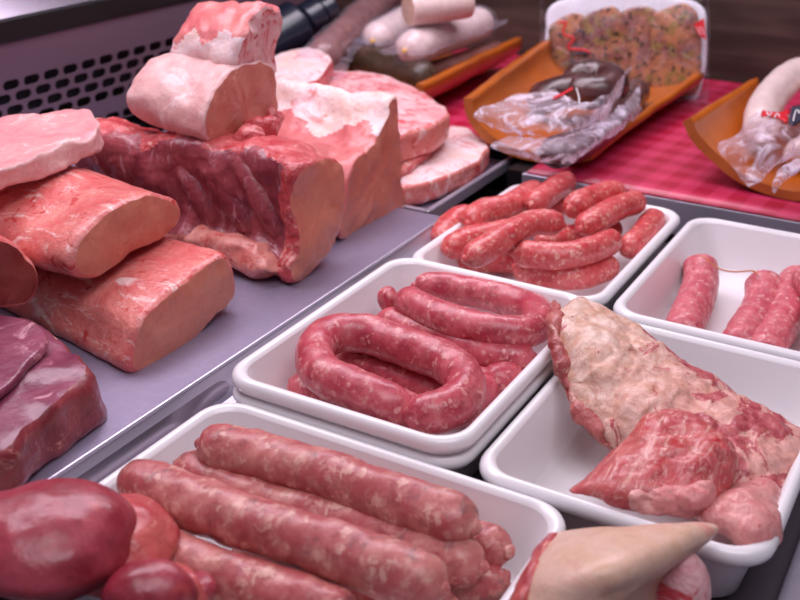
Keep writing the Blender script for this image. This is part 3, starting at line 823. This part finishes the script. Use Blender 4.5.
# ---- folded flank in the right-hand tray
t = Thing('pork_flank', 'folded piece of pork flank, creamy fat and red lean, draped in a white tray', 'pork flank')
t.add('fat_side', sheet([
    [(588, 296, .072), (612, 312, .066), (640, 332, .060), (672, 352, .054), (706, 376, .050), (745, 402, .046), (796, 426, .043), (812, 438, .042)],
    [(570, 302, .080), (600, 328, .074), (635, 352, .066), (668, 376, .061), (704, 402, .057), (742, 428, .053), (788, 452, .048), (799, 460, .042)],
    [(556, 318, .078), (584, 350, .073), (618, 382, .063), (655, 406, .058), (694, 432, .055), (735, 458, .051), (770, 478, .044), (786, 486, .036)],
    [(556, 340, .068), (574, 376, .058), (604, 412, .050), (644, 434, .047), (684, 460, .046), (728, 484, .043), (764, 504, .036), (782, 510, .030)],
    [(562, 356, .058), (576, 400, .044), (600, 438, .036), (634, 460, .034), (676, 486, .034), (722, 508, .032), (752, 524, .028), (768, 530, .026)]],
    .015, 90, 140, .0022, 40, 140, amp2=.0036, freq2=70), M['flank_fat'])
t.add('red_margin', sheet([
    [(553, 300, .080), (551, 330, .074), (558, 365, .060), (574, 402, .046), (592, 432, .038), (606, 446, .034)],
    [(560, 304, .081), (556, 334, .077), (563, 368, .063), (580, 405, .049), (601, 430, .043), (618, 440, .039)],
    [(560, 318, .070), (560, 342, .066), (570, 380, .052), (586, 416, .038), (604, 446, .030), (616, 454, .028)]], .009, 30, 60, .0022, 60, 141, amp2=.004, freq2=90), M['margin'])
t.add('lean_flap', sheet([
    [(566, 489, .0470), (600, 464, .0500), (632, 437, .0560), (652, 413, .0660), (676, 408, .0660), (702, 426, .0620), (732, 446, .0560)],
    [(572, 491, 0.0500), (604, 476, 0.0560), (636, 456, 0.0620), (664, 438, 0.0680), (694, 436, 0.0700), (720, 448, 0.0670), (738, 462, 0.0600)],
    [(580, 493, 0.0500), (614, 488, 0.0560), (646, 476, 0.0610), (674, 464, 0.0650), (702, 462, 0.0670), (724, 466, 0.0640), (736, 474, 0.0560)],
    [(592, 496, 0.0480), (626, 500, 0.0520), (656, 498, 0.0550), (684, 492, 0.0580), (704, 488, 0.0590), (720, 486, 0.0560), (728, 486, 0.0500)],
    [(606, 500, 0.0440), (640, 510, 0.0460), (668, 514, 0.0460), (692, 512, 0.0470), (708, 506, 0.0470), (718, 498, 0.0460), (722, 494, 0.0420)]],
    .008, 80, 100, .0026, 44, 142, amp2=.0018, freq2=90), M['flank_lean'], label='red streaky lean flap folded over the fat')
t.add('front_fat', sheet([
    [(600, 496, 0.0500), (630, 490, 0.0580), (662, 486, 0.0620), (690, 482, 0.0640), (712, 480, 0.0620)],
    [(612, 502, 0.0500), (640, 500, 0.0560), (670, 500, 0.0580), (696, 498, 0.0600), (716, 492, 0.0580)],
    [(626, 508, 0.0470), (650, 512, 0.0490), (676, 515, 0.0500), (700, 514, 0.0500), (718, 506, 0.0490)]], .007, 40, 60, .0018, 60, 143, amp2=.003, freq2=120), M['flank_pink'])
t.add('smooth_lobe', sheet([
    [(690, 512, .046), (714, 498, .048), (740, 484, .049), (762, 480, .046), (778, 490, .040)],
    [(698, 520, .048), (720, 511, .052), (746, 500, .053), (767, 498, .050), (780, 506, .041)],
    [(706, 526, .046), (726, 522, .052), (751, 518, .053), (770, 516, .049), (777, 522, .040)],
    [(722, 530, .042), (736, 534, .048), (754, 535, .050), (768, 534, .046), (773, 536, .039)],
    [(738, 540, .038), (746, 546, .042), (756, 550, .043), (765, 549, .041), (770, 545, .038)]], .010, 50, 60, .0018, 45, 144, amp2=.002, freq2=80), M['flank_pink'], label='smooth pink lobe of fat')
t.done()

# ---- pale ear in front
t = Thing('pork_ear', 'pale pig ear with its pointed tip resting on the rim of the flank tray', 'pig ear')
t.add('ear', sheet([
    [(555, 532, .063), (590, 529, .066), (626, 527, .068), (662, 525, .068), (696, 524, .066), (716, 526, .064)],
    [(546, 546, .068), (584, 548, .078), (622, 546, .082), (660, 540, .079), (694, 532, .072), (717, 528, .066)],
    [(534, 566, .068), (574, 572, .082), (616, 570, .087), (654, 556, .082), (690, 542, .072), (716, 531, .064)],
    [(522, 590, .062), (566, 598, .074), (610, 590, .076), (646, 574, .074), (682, 552, .066), (712, 535, .060)],
    [(510, 615, .050), (556, 634, .054), (606, 622, .054), (636, 590, .058), (670, 562, .056), (704, 540, .056)],
    [(500, 660, .012), (550, 690, .012), (600, 680, .012), (640, 640, .012), (664, 584, .036), (696, 546, .050)]], .008, 60, 70, .0008, 40, 150), M['skin'])
t.add('cut_edge', sheet([
    [(552, 531, .060), (540, 550, .062), (528, 572, .060), (516, 596, .056), (504, 622, .046)],
    [(558, 533, .068), (546, 552, .072), (533, 574, .071), (521, 598, .066), (509, 624, .054)]], .006, 14, 50, .0015, 90, 151), M['offal_fat'], label='ragged red cut edge')
t.done()
t = Thing('pork_ear', 'second pale piece of pork with red streaks under the ear tip', 'pig ear')
t.add('pork_ear', blob(at(676, 600, .034), .017, .015, .030, rotz=.4, amp=.002, freq=40, seed=152), M['fat_pink']); t.done()

# ---- offal in the front left corner
GO = 'dark red offal pieces at the front'
def offal(label, c, r, rz, tl, seed, rimc=None, rimr=None, rrz=0):
    t = Thing('offal', label, 'offal', GO)
    t.add('flesh', blob(c, *r, rotz=rz, tilt=tl, amp=.0045, freq=24, seed=seed, n=72, m=48), M['offal'])
    if rimc is not None: t.add('fat_rim', blob(rimc, *rimr, rotz=rrz, amp=.004, freq=44, seed=seed + 1, n=56, m=36), M['offal_fat'], label='orange pink fatty rim')
    return t.done()
offal('largest glossy dark red piece of offal in the front left corner', at(50, 538, .080), (.043, .035, .025), .75, .1, 160, at(100, 548, .064), (.040, .032, .021), .9)
offal('smaller glossy dark red piece of offal beside the front sausages', at(152, 592, .070), (.022, .018, .018), .8, 0, 162, at(158, 604, .060), (.024, .020, .018), .6)
offal('small red scrap of offal against the front sausage', at(196, 592, .060), (.010, .010, .010), 0, 0, 164)

# ---- terracotta roof tiles used as dishes
def tile(label, arc, thick, axis, L, back=None):
    """arc: outer profile points on the front plane; swept along axis"""
    A = cr(arc, 44); ax = np.array(axis, float); ax /= np.linalg.norm(ax)
    c = (A[0] + A[-1]) / 2 + np.array([0, 0, .03])
    T = np.gradient(A, axis=0); T /= np.linalg.norm(T, axis=1)[:, None]
    n = np.cross(T, ax); n /= np.linalg.norm(n, axis=1)[:, None]
    if ((c - A) * n).sum() < 0: n = -n
    I = A + n * thick
    prof = np.vstack([A, I[::-1]]); N = len(prof); mrings = 24
    if back is not None:
        A2 = cr(back, 44); T2_ = np.gradient(A2, axis=0); T2_ /= np.linalg.norm(T2_, axis=1)[:, None]
        n2 = np.cross(T2_, ax); n2 /= np.linalg.norm(n2, axis=1)[:, None]
        if (((A2[0] + A2[-1]) / 2 + np.array([0, 0, .03]) - A2) * n2).sum() < 0: n2 = -n2
        prof2 = np.vstack([A2, (A2 + n2 * thick)[::-1]])
    V = []; 
    cen = A.mean(0)
    for i in range(mrings):
        t_ = i / (mrings - 1); V.append(prof + ax * L * t_ if back is None else prof * (1 - t_) + prof2 * t_)
    V = wobble(np.array(V).reshape(-1, 3), .0012, 22, int(abs(L) * 1000))
    Fs = [(i * N + j, i * N + (j + 1) % N, (i + 1) * N + (j + 1) % N, (i + 1) * N + j) for i in range(mrings - 1) for j in range(N)]
    h = len(A)
    fe = [(k, k + 1, N - 2 - k, N - 1 - k) for k in range(h - 1)]
    be = [tuple((mrings - 1) * N + x for x in q[::-1]) for q in fe]
    t = Thing('roof_tile', label, 'terracotta tile', 'curved terracotta tiles used as dishes')
    t.add('tile_body', (V, Fs + be), M['terracotta'])
    fv = V[:N]; t.add('front_edge', (np.vstack([fv, fv - ax * .0006]), fe), M['terra_edge'], label='worn brown front edge')
    return t.done(), A, I, ax
B1 = at(560, 164, .0525); ax1 = np.array([-.13, .99, 0])
arc1 = [onplane(a, b, B1, ax1) for a, b in [(463, 98), (465, 112), (476, 132), (500, 151), (530, 161), (562, 164), (592, 159)]]
# the left long edge ends at (543,40); the dish widens towards its far end
nl = np.cross(ax1, [0, 0, 1]); E1 = onplane(543, 40, arc1[0], nl); L1 = (E1 - arc1[0]) @ (ax1 / np.linalg.norm(ax1))
F1 = onplane(705, 73, E1, ax1)
back1 = []
for k in range(13):
    q = k / 12; w_ = (1 - math.cos(math.pi * q)) / 2
    p_ = E1 * (1 - w_) + F1 * w_
    dep = (p_[2] - .0525) * math.sin(math.pi * q) ** .8
    back1.append(p_ - np.array([0, 0, dep]))
tile('curved terracotta tile dish holding the wrapped black puddings', arc1, .010, ax1, L1, back1)
B2 = at(800, 201, .0525); ax2 = np.array([0.08, .99, 0])
arc2 = [onplane(a, b, B2, ax2) for a, b in [(682, 122), (690, 140), (710, 161), (735, 181), (765, 195), (800, 201), (840, 196), (885, 172), (920, 140), (945, 112)]]
nl = np.cross(ax2, [0, 0, 1]); E2 = onplane(752, 67, arc2[0], nl); L2 = (E2 - arc2[0]) @ (ax2 / np.linalg.norm(ax2))
tile('curved terracotta tile dish at the right holding the wrapped white sausage', arc2, .010, ax2, L2)
r0a = at(424, 91, .094); r0b = at(523, 42, .094); ax0 = r0b - r0a; L0 = np.linalg.norm(ax0); ax0 /= L0
pr0 = np.cross(ax0, [0, 0, 1])
arc0 = []
for k in range(11):
    a = math.radians(8 - 188 * k / 10 * .98)
    arc0.append(r0a + pr0 * (-.085 + .085 * math.cos(a)) + np.array([0, 0, .043 * math.sin(a)]) )
arc0 = np.array(arc0); arc0[:, 2] += .0525 - arc0[:, 2].min()
tile('curved terracotta tile dish behind the ribs, holding pale wrapped sausages', arc0, .010, ax0, L0)

# ---- black puddings
GB = 'black puddings in the middle tile'
def z4(*pts): return [(460 + x / 4, 30 + y / 4, z) for x, y, z in pts]
pc = at(592, 84, .108)
pring = [pc + np.array([-.062, -.022, -.026]), pc + np.array([-.042, -.030, -.014])] + [pc + np.array([.0235 * math.cos(a), .0235 * math.sin(a), .004 * math.sin(a)]) for a in np.radians(np.linspace(235, 555, 12))]
saus('black_pudding', 'upper black pudding ring with creased top, in the middle tile', 'black pudding', GB, pring, .0195, 'pudding', 170, (1, 0), world=True)
saus('black_pudding', 'lower black pudding along the bottom of the middle tile', 'black pudding', GB,
     z4((315, 480, .078), (400, 485, .078), (500, 440, .080), (590, 370, .082), (670, 290, .084), (715, 235, .086)), .0175, 'pudding', 171, (1, 1))
bag = Thing('plastic_bag', 'crumpled clear plastic around the black puddings in the middle tile', 'plastic bag')
bag.add('upper_film', film([
    [z4((160, 290, .118))[0], z4((290, 240, .122))[0], z4((400, 245, .128))[0], z4((480, 275, .130))[0], z4((590, 250, .132))[0], z4((690, 130, .128))[0]],
    [z4((60, 335, .112))[0], z4((200, 325, .118))[0], z4((330, 320, .124))[0], z4((440, 330, .126))[0], z4((570, 300, .124))[0], z4((660, 205, .118))[0]],
    [z4((120, 380, .104))[0], z4((220, 380, .112))[0], z4((350, 385, .116))[0], z4((450, 385, .116))[0], z4((560, 330, .114))[0], z4((640, 250, .108))[0]],
    [z4((200, 415, .098))[0], z4((280, 420, .104))[0], z4((370, 425, .108))[0], z4((450, 415, .108))[0], z4((545, 370, .106))[0], z4((610, 310, .102))[0]]], amp=.0022, freq=34, seed=1), M['film'])
bag.add('lower_film', film([
    [z4((200, 425, .096))[0], z4((300, 430, .102))[0], z4((420, 420, .106))[0], z4((540, 370, .108))[0], z4((640, 300, .108))[0], z4((720, 220, .106))[0]],
    [z4((120, 458, .094))[0], z4((270, 480, .098))[0], z4((420, 480, .100))[0], z4((550, 430, .102))[0], z4((650, 360, .102))[0], z4((724, 280, .100))[0]],
    [z4((200, 492, .090))[0], z4((300, 520, .088))[0], z4((425, 542, .086))[0], z4((545, 470, .088))[0], z4((660, 390, .090))[0], z4((730, 315, .090))[0]]], amp=.002, freq=34, seed=2), M['film'])
bag.add('red_tag', sheet([[z4((372, 268, .128))[0], z4((410, 250, .130))[0], z4((450, 226, .131))[0]], [z4((372, 278, .128))[0], z4((412, 260, .130))[0], z4((454, 236, .131))[0]]], .0008, 8, 16, 0, 1, 0, p=40), M['red_print'], label='small red printed tag')
for q in ([(410, 255, .128), (430, 280, .128), (440, 310, .122)], [(465, 230, .130), (475, 265, .130), (478, 300, .125)]):
    bag.add('tie_string', wire([at(*p) for p in z4(*q)], .0007), M['white_print'])
bag.done()

# ---- packet of seasoned meat leaning at the back
Pk = at(630, 104, .052) ; Pk = np.array([Pk[0], arc1[0][1] + L1 + .012, .052])
nk = np.array([.25, -1, .30])
Pk0 = onplane(640, 100, (0, min(arc1[0][1] + L1 + .02, 1.44), .0), (0, 1, 0))
pk = Thing('meat_packet', 'white tray packet of herb seasoned meat slices standing behind the black puddings', 'meat packet')
OT = face([(552, 4), (600, -6), (660, -4), (702, 6), (707, 40), (704, 75), (692, 104), (640, 108), (570, 104), (546, 70), (546, 30)], Pk0, nk)
nku = nk / np.linalg.norm(nk)
pr = prism(OT, -nku, .010, edge=.004, bulge=-.003, amp=.001, seed=180, M=4); pk.add('foam_tray', pr['body'], M['foam'])
for i, (px, w) in enumerate([(572, 24), (604, 24), (638, 26), (676, 25)]):
    top = (14, 8, 6, 4)[i]
    Os = face([(px - w, top + 18), (px - w + 5, top + 8), (px + 2, top - 1), (px + w - 9, top + 3), (px + w - 3, top + 14), (px + w, 50), (px + w - 3, 88), (px, 97), (px - w + 4, 90), (px - w - 1, 55)], Pk0 + nku * (.0080 + .006 * (i % 2)), nk + np.array([(-.05, .05)[i % 2], 0, 0]))
    pr = prism(Os, -nku, .007, edge=.003, bulge=.002, amp=.002, seed=181 + i, M=4); pk.add('meat_slice', pr['body'], M['seasoned'])
ofs = Pk0 + nku * .0205
def pk3(x, y, o=.0): return onplane(x, y, ofs + nku * o, nk)
G = [[pk3(x, y, .002 * math.sin(x * .3 + y)) for x in np.linspace(540, 709, 7)] for y in (-4, 30, 70, 104)]
pk.add('wrapping_film', sheet(G, .0004, 60, 80, .0012, 60, 7, p=60, world=True), M['film_thin'])
pk.add('red_print', wire([pk3(x, y, .004) for x, y in [(557, 24), (566, 22), (563, 34), (574, 38), (568, 48), (584, 50), (592, 54)]], .0017), M['red_print'])
pk.add('blue_print', joinVF(wire([pk3(x, y, .004) for x, y in [(570, 55), (580, 53), (593, 54), (592, 60), (575, 62), (570, 57)]], .0013), wire([pk3(x, y, .004) for x, y in [(557, 33), (563, 38)]], .0013), wire([pk3(x, y, .004) for x, y in [(577, 30), (583, 32), (584, 40)]], .0013)), M['dark_print'])
OL = face([(694, 24), (704, 18), (706, 40), (698, 34)], ofs + nku * .003, nk)
pk.add('corner_print', prism(OL, -nku, .001, edge=.0003, amp=0, M=2, closed_cr=False)['body'], M['red_print'])
il = len(pk.parts) - 1
for dx in (0, 3.5):
    pk.add('printed_stripe', wire([onplane(697 + dx, 27 - dx * .3, ofs + nku * .0035, nk), onplane(701 + dx * .9, 35, ofs + nku * .0035, nk)], .0005), M['white_print'], parent=il)
pk.done()

# ---- white sausage in the right tile
def z5(*pts): return [(670 + x / 3.75, 50 + y / 3.75, z) for x, y, z in pts]
saus('white_sausage', 'fat white sausage loop in clear plastic, in the right tile', 'sausage', None,
     z5((345, 310, .100), (345, 250, .106), (370, 190, .112), (420, 130, .118), (480, 90, .122), (560, 100, .120), (590, 180, .112), (540, 250, .106)), .0185, 'white_saus', 190, (1, 0), amp=.0006)
saus('white_sausage', 'lower white sausage end at the right edge, under the loop', 'sausage', None,
     z5((440, 400, .078), (500, 380, .080), (560, 330, .084)), .016, 'white_saus', 191, (1, 1), amp=.0006)
bag = Thing('plastic_bag', 'clear plastic bag end gathered below the white sausage in the right tile', 'plastic bag')
bag.add('bag_film', film([
    [z5((330, 225, .124))[0], z5((400, 240, .130))[0], z5((470, 240, .130))[0], z5((560, 230, .126))[0]],
    [z5((270, 285, .114))[0], z5((370, 300, .124))[0], z5((450, 310, .124))[0], z5((540, 300, .120))[0]],
    [z5((180, 360, .104))[0], z5((310, 370, .114))[0], z5((430, 370, .112))[0], z5((520, 350, .110))[0]],
    [z5((230, 440, .094))[0], z5((310, 440, .100))[0], z5((400, 410, .102))[0], z5((480, 390, .102))[0]],
    [z5((288, 515, .086))[0], z5((330, 490, .092))[0], z5((385, 440, .094))[0], z5((440, 410, .096))[0]]], amp=.0022, freq=36, seed=11), M['film'])
bag.add('bag_corner', film([
    [z5((400, 450, .098))[0], z5((440, 420, .102))[0], z5((500, 400, .104))[0]],
    [z5((382, 500, .092))[0], z5((430, 470, .096))[0], z5((500, 440, .098))[0]],
    [z5((386, 535, .088))[0], z5((420, 500, .090))[0], z5((470, 470, .092))[0]]], amp=.002, freq=36, seed=12, nu=24, nv=24), M['film'])
bag.add('red_label', sheet([[z5((345, 225, .127))[0], z5((380, 230, .130))[0], z5((415, 232, .131))[0], z5((450, 215, .131))[0]], [z5((340, 250, .126))[0], z5((380, 250, .129))[0], z5((410, 258, .130))[0], z5((440, 278, .129))[0]]], .0008, 8, 24, .0, 1, 0, p=40), M['red_print'], label='red printed label')
il = len(bag.parts) - 1
for q in ([(362, 233, .1305), (372, 246, .130), (384, 236, .131)], [(392, 252, .131), (402, 238, .1315), (412, 250, .131)]):
    bag.add('printed_mark', wire([at(*p_) for p_ in z5(*q)], .0006), M['white_print'], parent=il)
bag.add('dark_label', sheet([[z5((455, 212, .132))[0], z5((475, 208, .132))[0], z5((500, 205, .132))[0]], [z5((445, 275, .130))[0], z5((462, 285, .130))[0], z5((490, 270, .130))[0]]], .0008, 8, 12, .0, 1, 0, p=40), M['dark_print'], label='dark printed label')
il = len(bag.parts) - 1
bag.add('printed_mark', wire([at(*p_) for p_ in z5((462, 268, .1325), (468, 240, .133), (478, 222, .1335), (486, 240, .133))], .0007), M['white_print'], parent=il)
bag.done()

# ---- pale wrapped sausages in the far tile
GW = 'pale wrapped sausages in the far tile'
def z6(*pts): return [(330 + x / 4, x_ * 0 + y / 4, z) for (x, y, z) in pts for x_ in (0,)]
def wrapped(label, path, r, seed, name='wrapped_sausage', mat='white_saus', ends=True, wrap=True, cut=None):
    P = np.array([at(*p) for p in path]); t = Thing(name, label, 'sausage', GW)
    t.add('sausage', tube(P, r, seed=seed, amp=.0008, end=1.0), M[mat])
    if ends:
        d = P[0] - P[1]; d /= np.linalg.norm(d); t.add('yellow_clip', blob(P[0] + d * .001, .004, .004, .004, amp=.0005, seed=seed, n=14, m=10), M['yellow'])
    if wrap:
        d0 = P[0] - P[1]; d0 /= np.linalg.norm(d0); d1 = P[-1] - P[-2]; d1 /= np.linalg.norm(d1)
        t.add('vacuum_film', tube([P[0] + d0 * .012] + list(P) + [P[-1] + d1 * .014], r * 1.10, seed=seed + 3, amp=.0012, freq=70, end=1.4), M['film_thin'])
        side = np.cross(d1, [0, 0, 1]); side /= np.linalg.norm(side)
        A = P[0] + d0 * .006; Bq = P[-1] + d1 * .006
        g = [[A + side * w * r * 1.35 + d0 * .010, (A + Bq) / 2 + side * w * r * 1.3, Bq + side * w * r * 1.35 + d1 * .012] for w in (-1, 0, 1)]
        t.add('seal_flange', film(g, amp=.002, freq=60, seed=seed, world=True), M['film_thin'])
    return t.done()
wrapped('front pale wrapped sausage, longest in the far tile', z6((300, 205, .126), (400, 165, .126), (500, 130, .126), (620, 85, .126)), .0225, 200)
wrapped('pale wrapped sausage end to the left of the longest one', z6((170, 165, .120), (230, 130, .120), (330, 70, .118)), .0215, 202)
t = Thing('cut_sausage', 'cut pale sausage lying on top of the wrapped ones, cut face to the front', 'sausage', GW)
Pa = at(*z6((312, 40, .170))[0]); ax = np.array(at(*z6((430, 20, .172))[0])) - Pa; ax /= np.linalg.norm(ax)
ax = np.array([.55, .8, .05]); ax /= np.linalg.norm(ax)
e1 = np.cross(ax, [0, 0, 1]); e1 /= np.linalg.norm(e1); e2 = np.cross(e1, ax)
O = [Pa + .0205 * (math.cos(a) * e1 + math.sin(a) * e2) for a in np.linspace(0, 2 * math.pi, 16, endpoint=False)]
pr = prism(O, ax, .085, edge=.002, bulge=.0005, amp=.0007, seed=204, split=capsplit)
t.add('sausage_body', pr['body'], M['white_saus']); t.add('cut_face', pr['cut_face'], M['white_cut']); t.done()
t = Thing('cured_sausage', 'dark flat sausage beneath the wrapped ones in the far tile', 'sausage', GW)
t.add('cured_sausage', tube([at(*p) for p in z6((330, 300, .088), (450, 270, .088), (560, 235, .088), (680, 190, .088))], .017, seed=206, flat=.7), M['brown_saus']); t.done()
t = Thing('cured_meat', 'dark cured piece behind the pork ribs in the far tile', 'cured meat', GW)
t.add('cured_meat', tube([at(*p) for p in z6((60, 215, .094), (140, 245, .094), (240, 275, .094), (340, 300, .094), (400, 320, .094))], .021, seed=207), M['green_dark']); t.done()

# ---- wrapped brown sausage at the back
t = Thing('wrapped_sausage', 'long brown sausage in clear plastic leaning up behind the pale pork', 'sausage')
Pb = [at(*p) for p in ((318, 62, .110), (340, 40, .118), (365, 15, .126), (395, -12, .134))]
t.add('sausage', tube(Pb, .022, seed=210, amp=.001), M['brown_saus'])
t.add('vacuum_film', tube([at(305, 78, .106)] + Pb, .0245, seed=211, amp=.002, freq=60), M['film_thin'])
t.add('film_edge', film([[at(283, 74, .112), at(315, 44, .122), at(345, 14, .132), at(370, -10, .14)], [at(300, 72, .112), at(325, 46, .122), at(352, 18, .132), at(378, -6, .14)]], world=True, amp=.002, seed=5), M['film_thin'])
t.add('film_edge', film([[at(322, 82, .108), at(345, 55, .114), at(370, 30, .12), at(395, 5, .126)], [at(344, 80, .104), at(352, 58, .110), at(376, 36, .116), at(400, 12, .12)]], world=True, amp=.002, seed=6), M['film_thin'])
t.done()

# ---- dark canister in the shadow
t = Thing('canister', 'dark blue plastic canister in the shadow behind the tall loin', 'canister')
ca = at(258, 50, .105); cb = at(322, 12, .145); d = (cb - ca) / np.linalg.norm(cb - ca)
t.add('canister_body', tube([ca, ca + (cb - ca) * .4, ca + (cb - ca) * .72], .036, amp=0, end=.3), M['bottle'])
t.add('neck', tube([ca + (cb - ca) * .7, ca + (cb - ca) * .85, cb], .024, amp=0, end=.2, rprof=lambda x: 1 + .06 * math.sin(x * 40)), M['bottle'])
t.add('cap', tube([cb - d * .004, cb + d * .01, cb + d * .02], .020, amp=0, end=.2), M['bottle'])
t.done()

# ------------------------------------------------------------------ light
def area(name, loc, target, sx, sy, power, col):
    l = bpy.data.lights.new(name, 'AREA'); l.shape = 'RECTANGLE'; l.size = sx; l.size_y = sy; l.energy = power; l.color = col
    o = bpy.data.objects.new(name, l); COL.objects.link(o); o.location = loc
    o.rotation_euler = (Vector(target) - Vector(loc)).to_track_quat('-Z', 'Y').to_euler()
    return o
area('counter_lamp', (-.66, .95, .78), (-.42, .82, .05), 1.3, .34, 9.6, (.99, .87, 1))
area('ceiling_lamp', (.3, .1, 2.0), (-.3, .7, 0), 1.6, 1.0, 21, (.97, .92, 1))

w = bpy.data.worlds.new('World'); scene.world = w; w.use_nodes = True
w.node_tree.nodes['Background'].inputs[0].default_value = (.78, .68, .92, 1); w.node_tree.nodes['Background'].inputs[1].default_value = .17

# ------------------------------------------------------------------ camera object
cam = bpy.data.cameras.new('Camera'); co = bpy.data.objects.new('Camera', cam); COL.objects.link(co)
cam.sensor_width = 36; cam.lens = F / 800 * 36; cam.clip_start = .01
co.location = CAM; co.rotation_mode = 'XYZ'
from mathutils import Matrix
Mx = Matrix([list(r) for r in RM]).to_4x4(); Mx.translation = Vector(CAM); co.matrix_world = Mx
cam.dof.use_dof = True; cam.dof.focus_distance = .72; cam.dof.aperture_fstop = 9
scene.camera = co
vs = scene.view_settings; scene.display_settings.display_device = 'sRGB'
vs.view_transform = 'Standard'; vs.look = 'None'; vs.gamma = 1; vs.use_curve_mapping = False; vs.exposure = 0.08
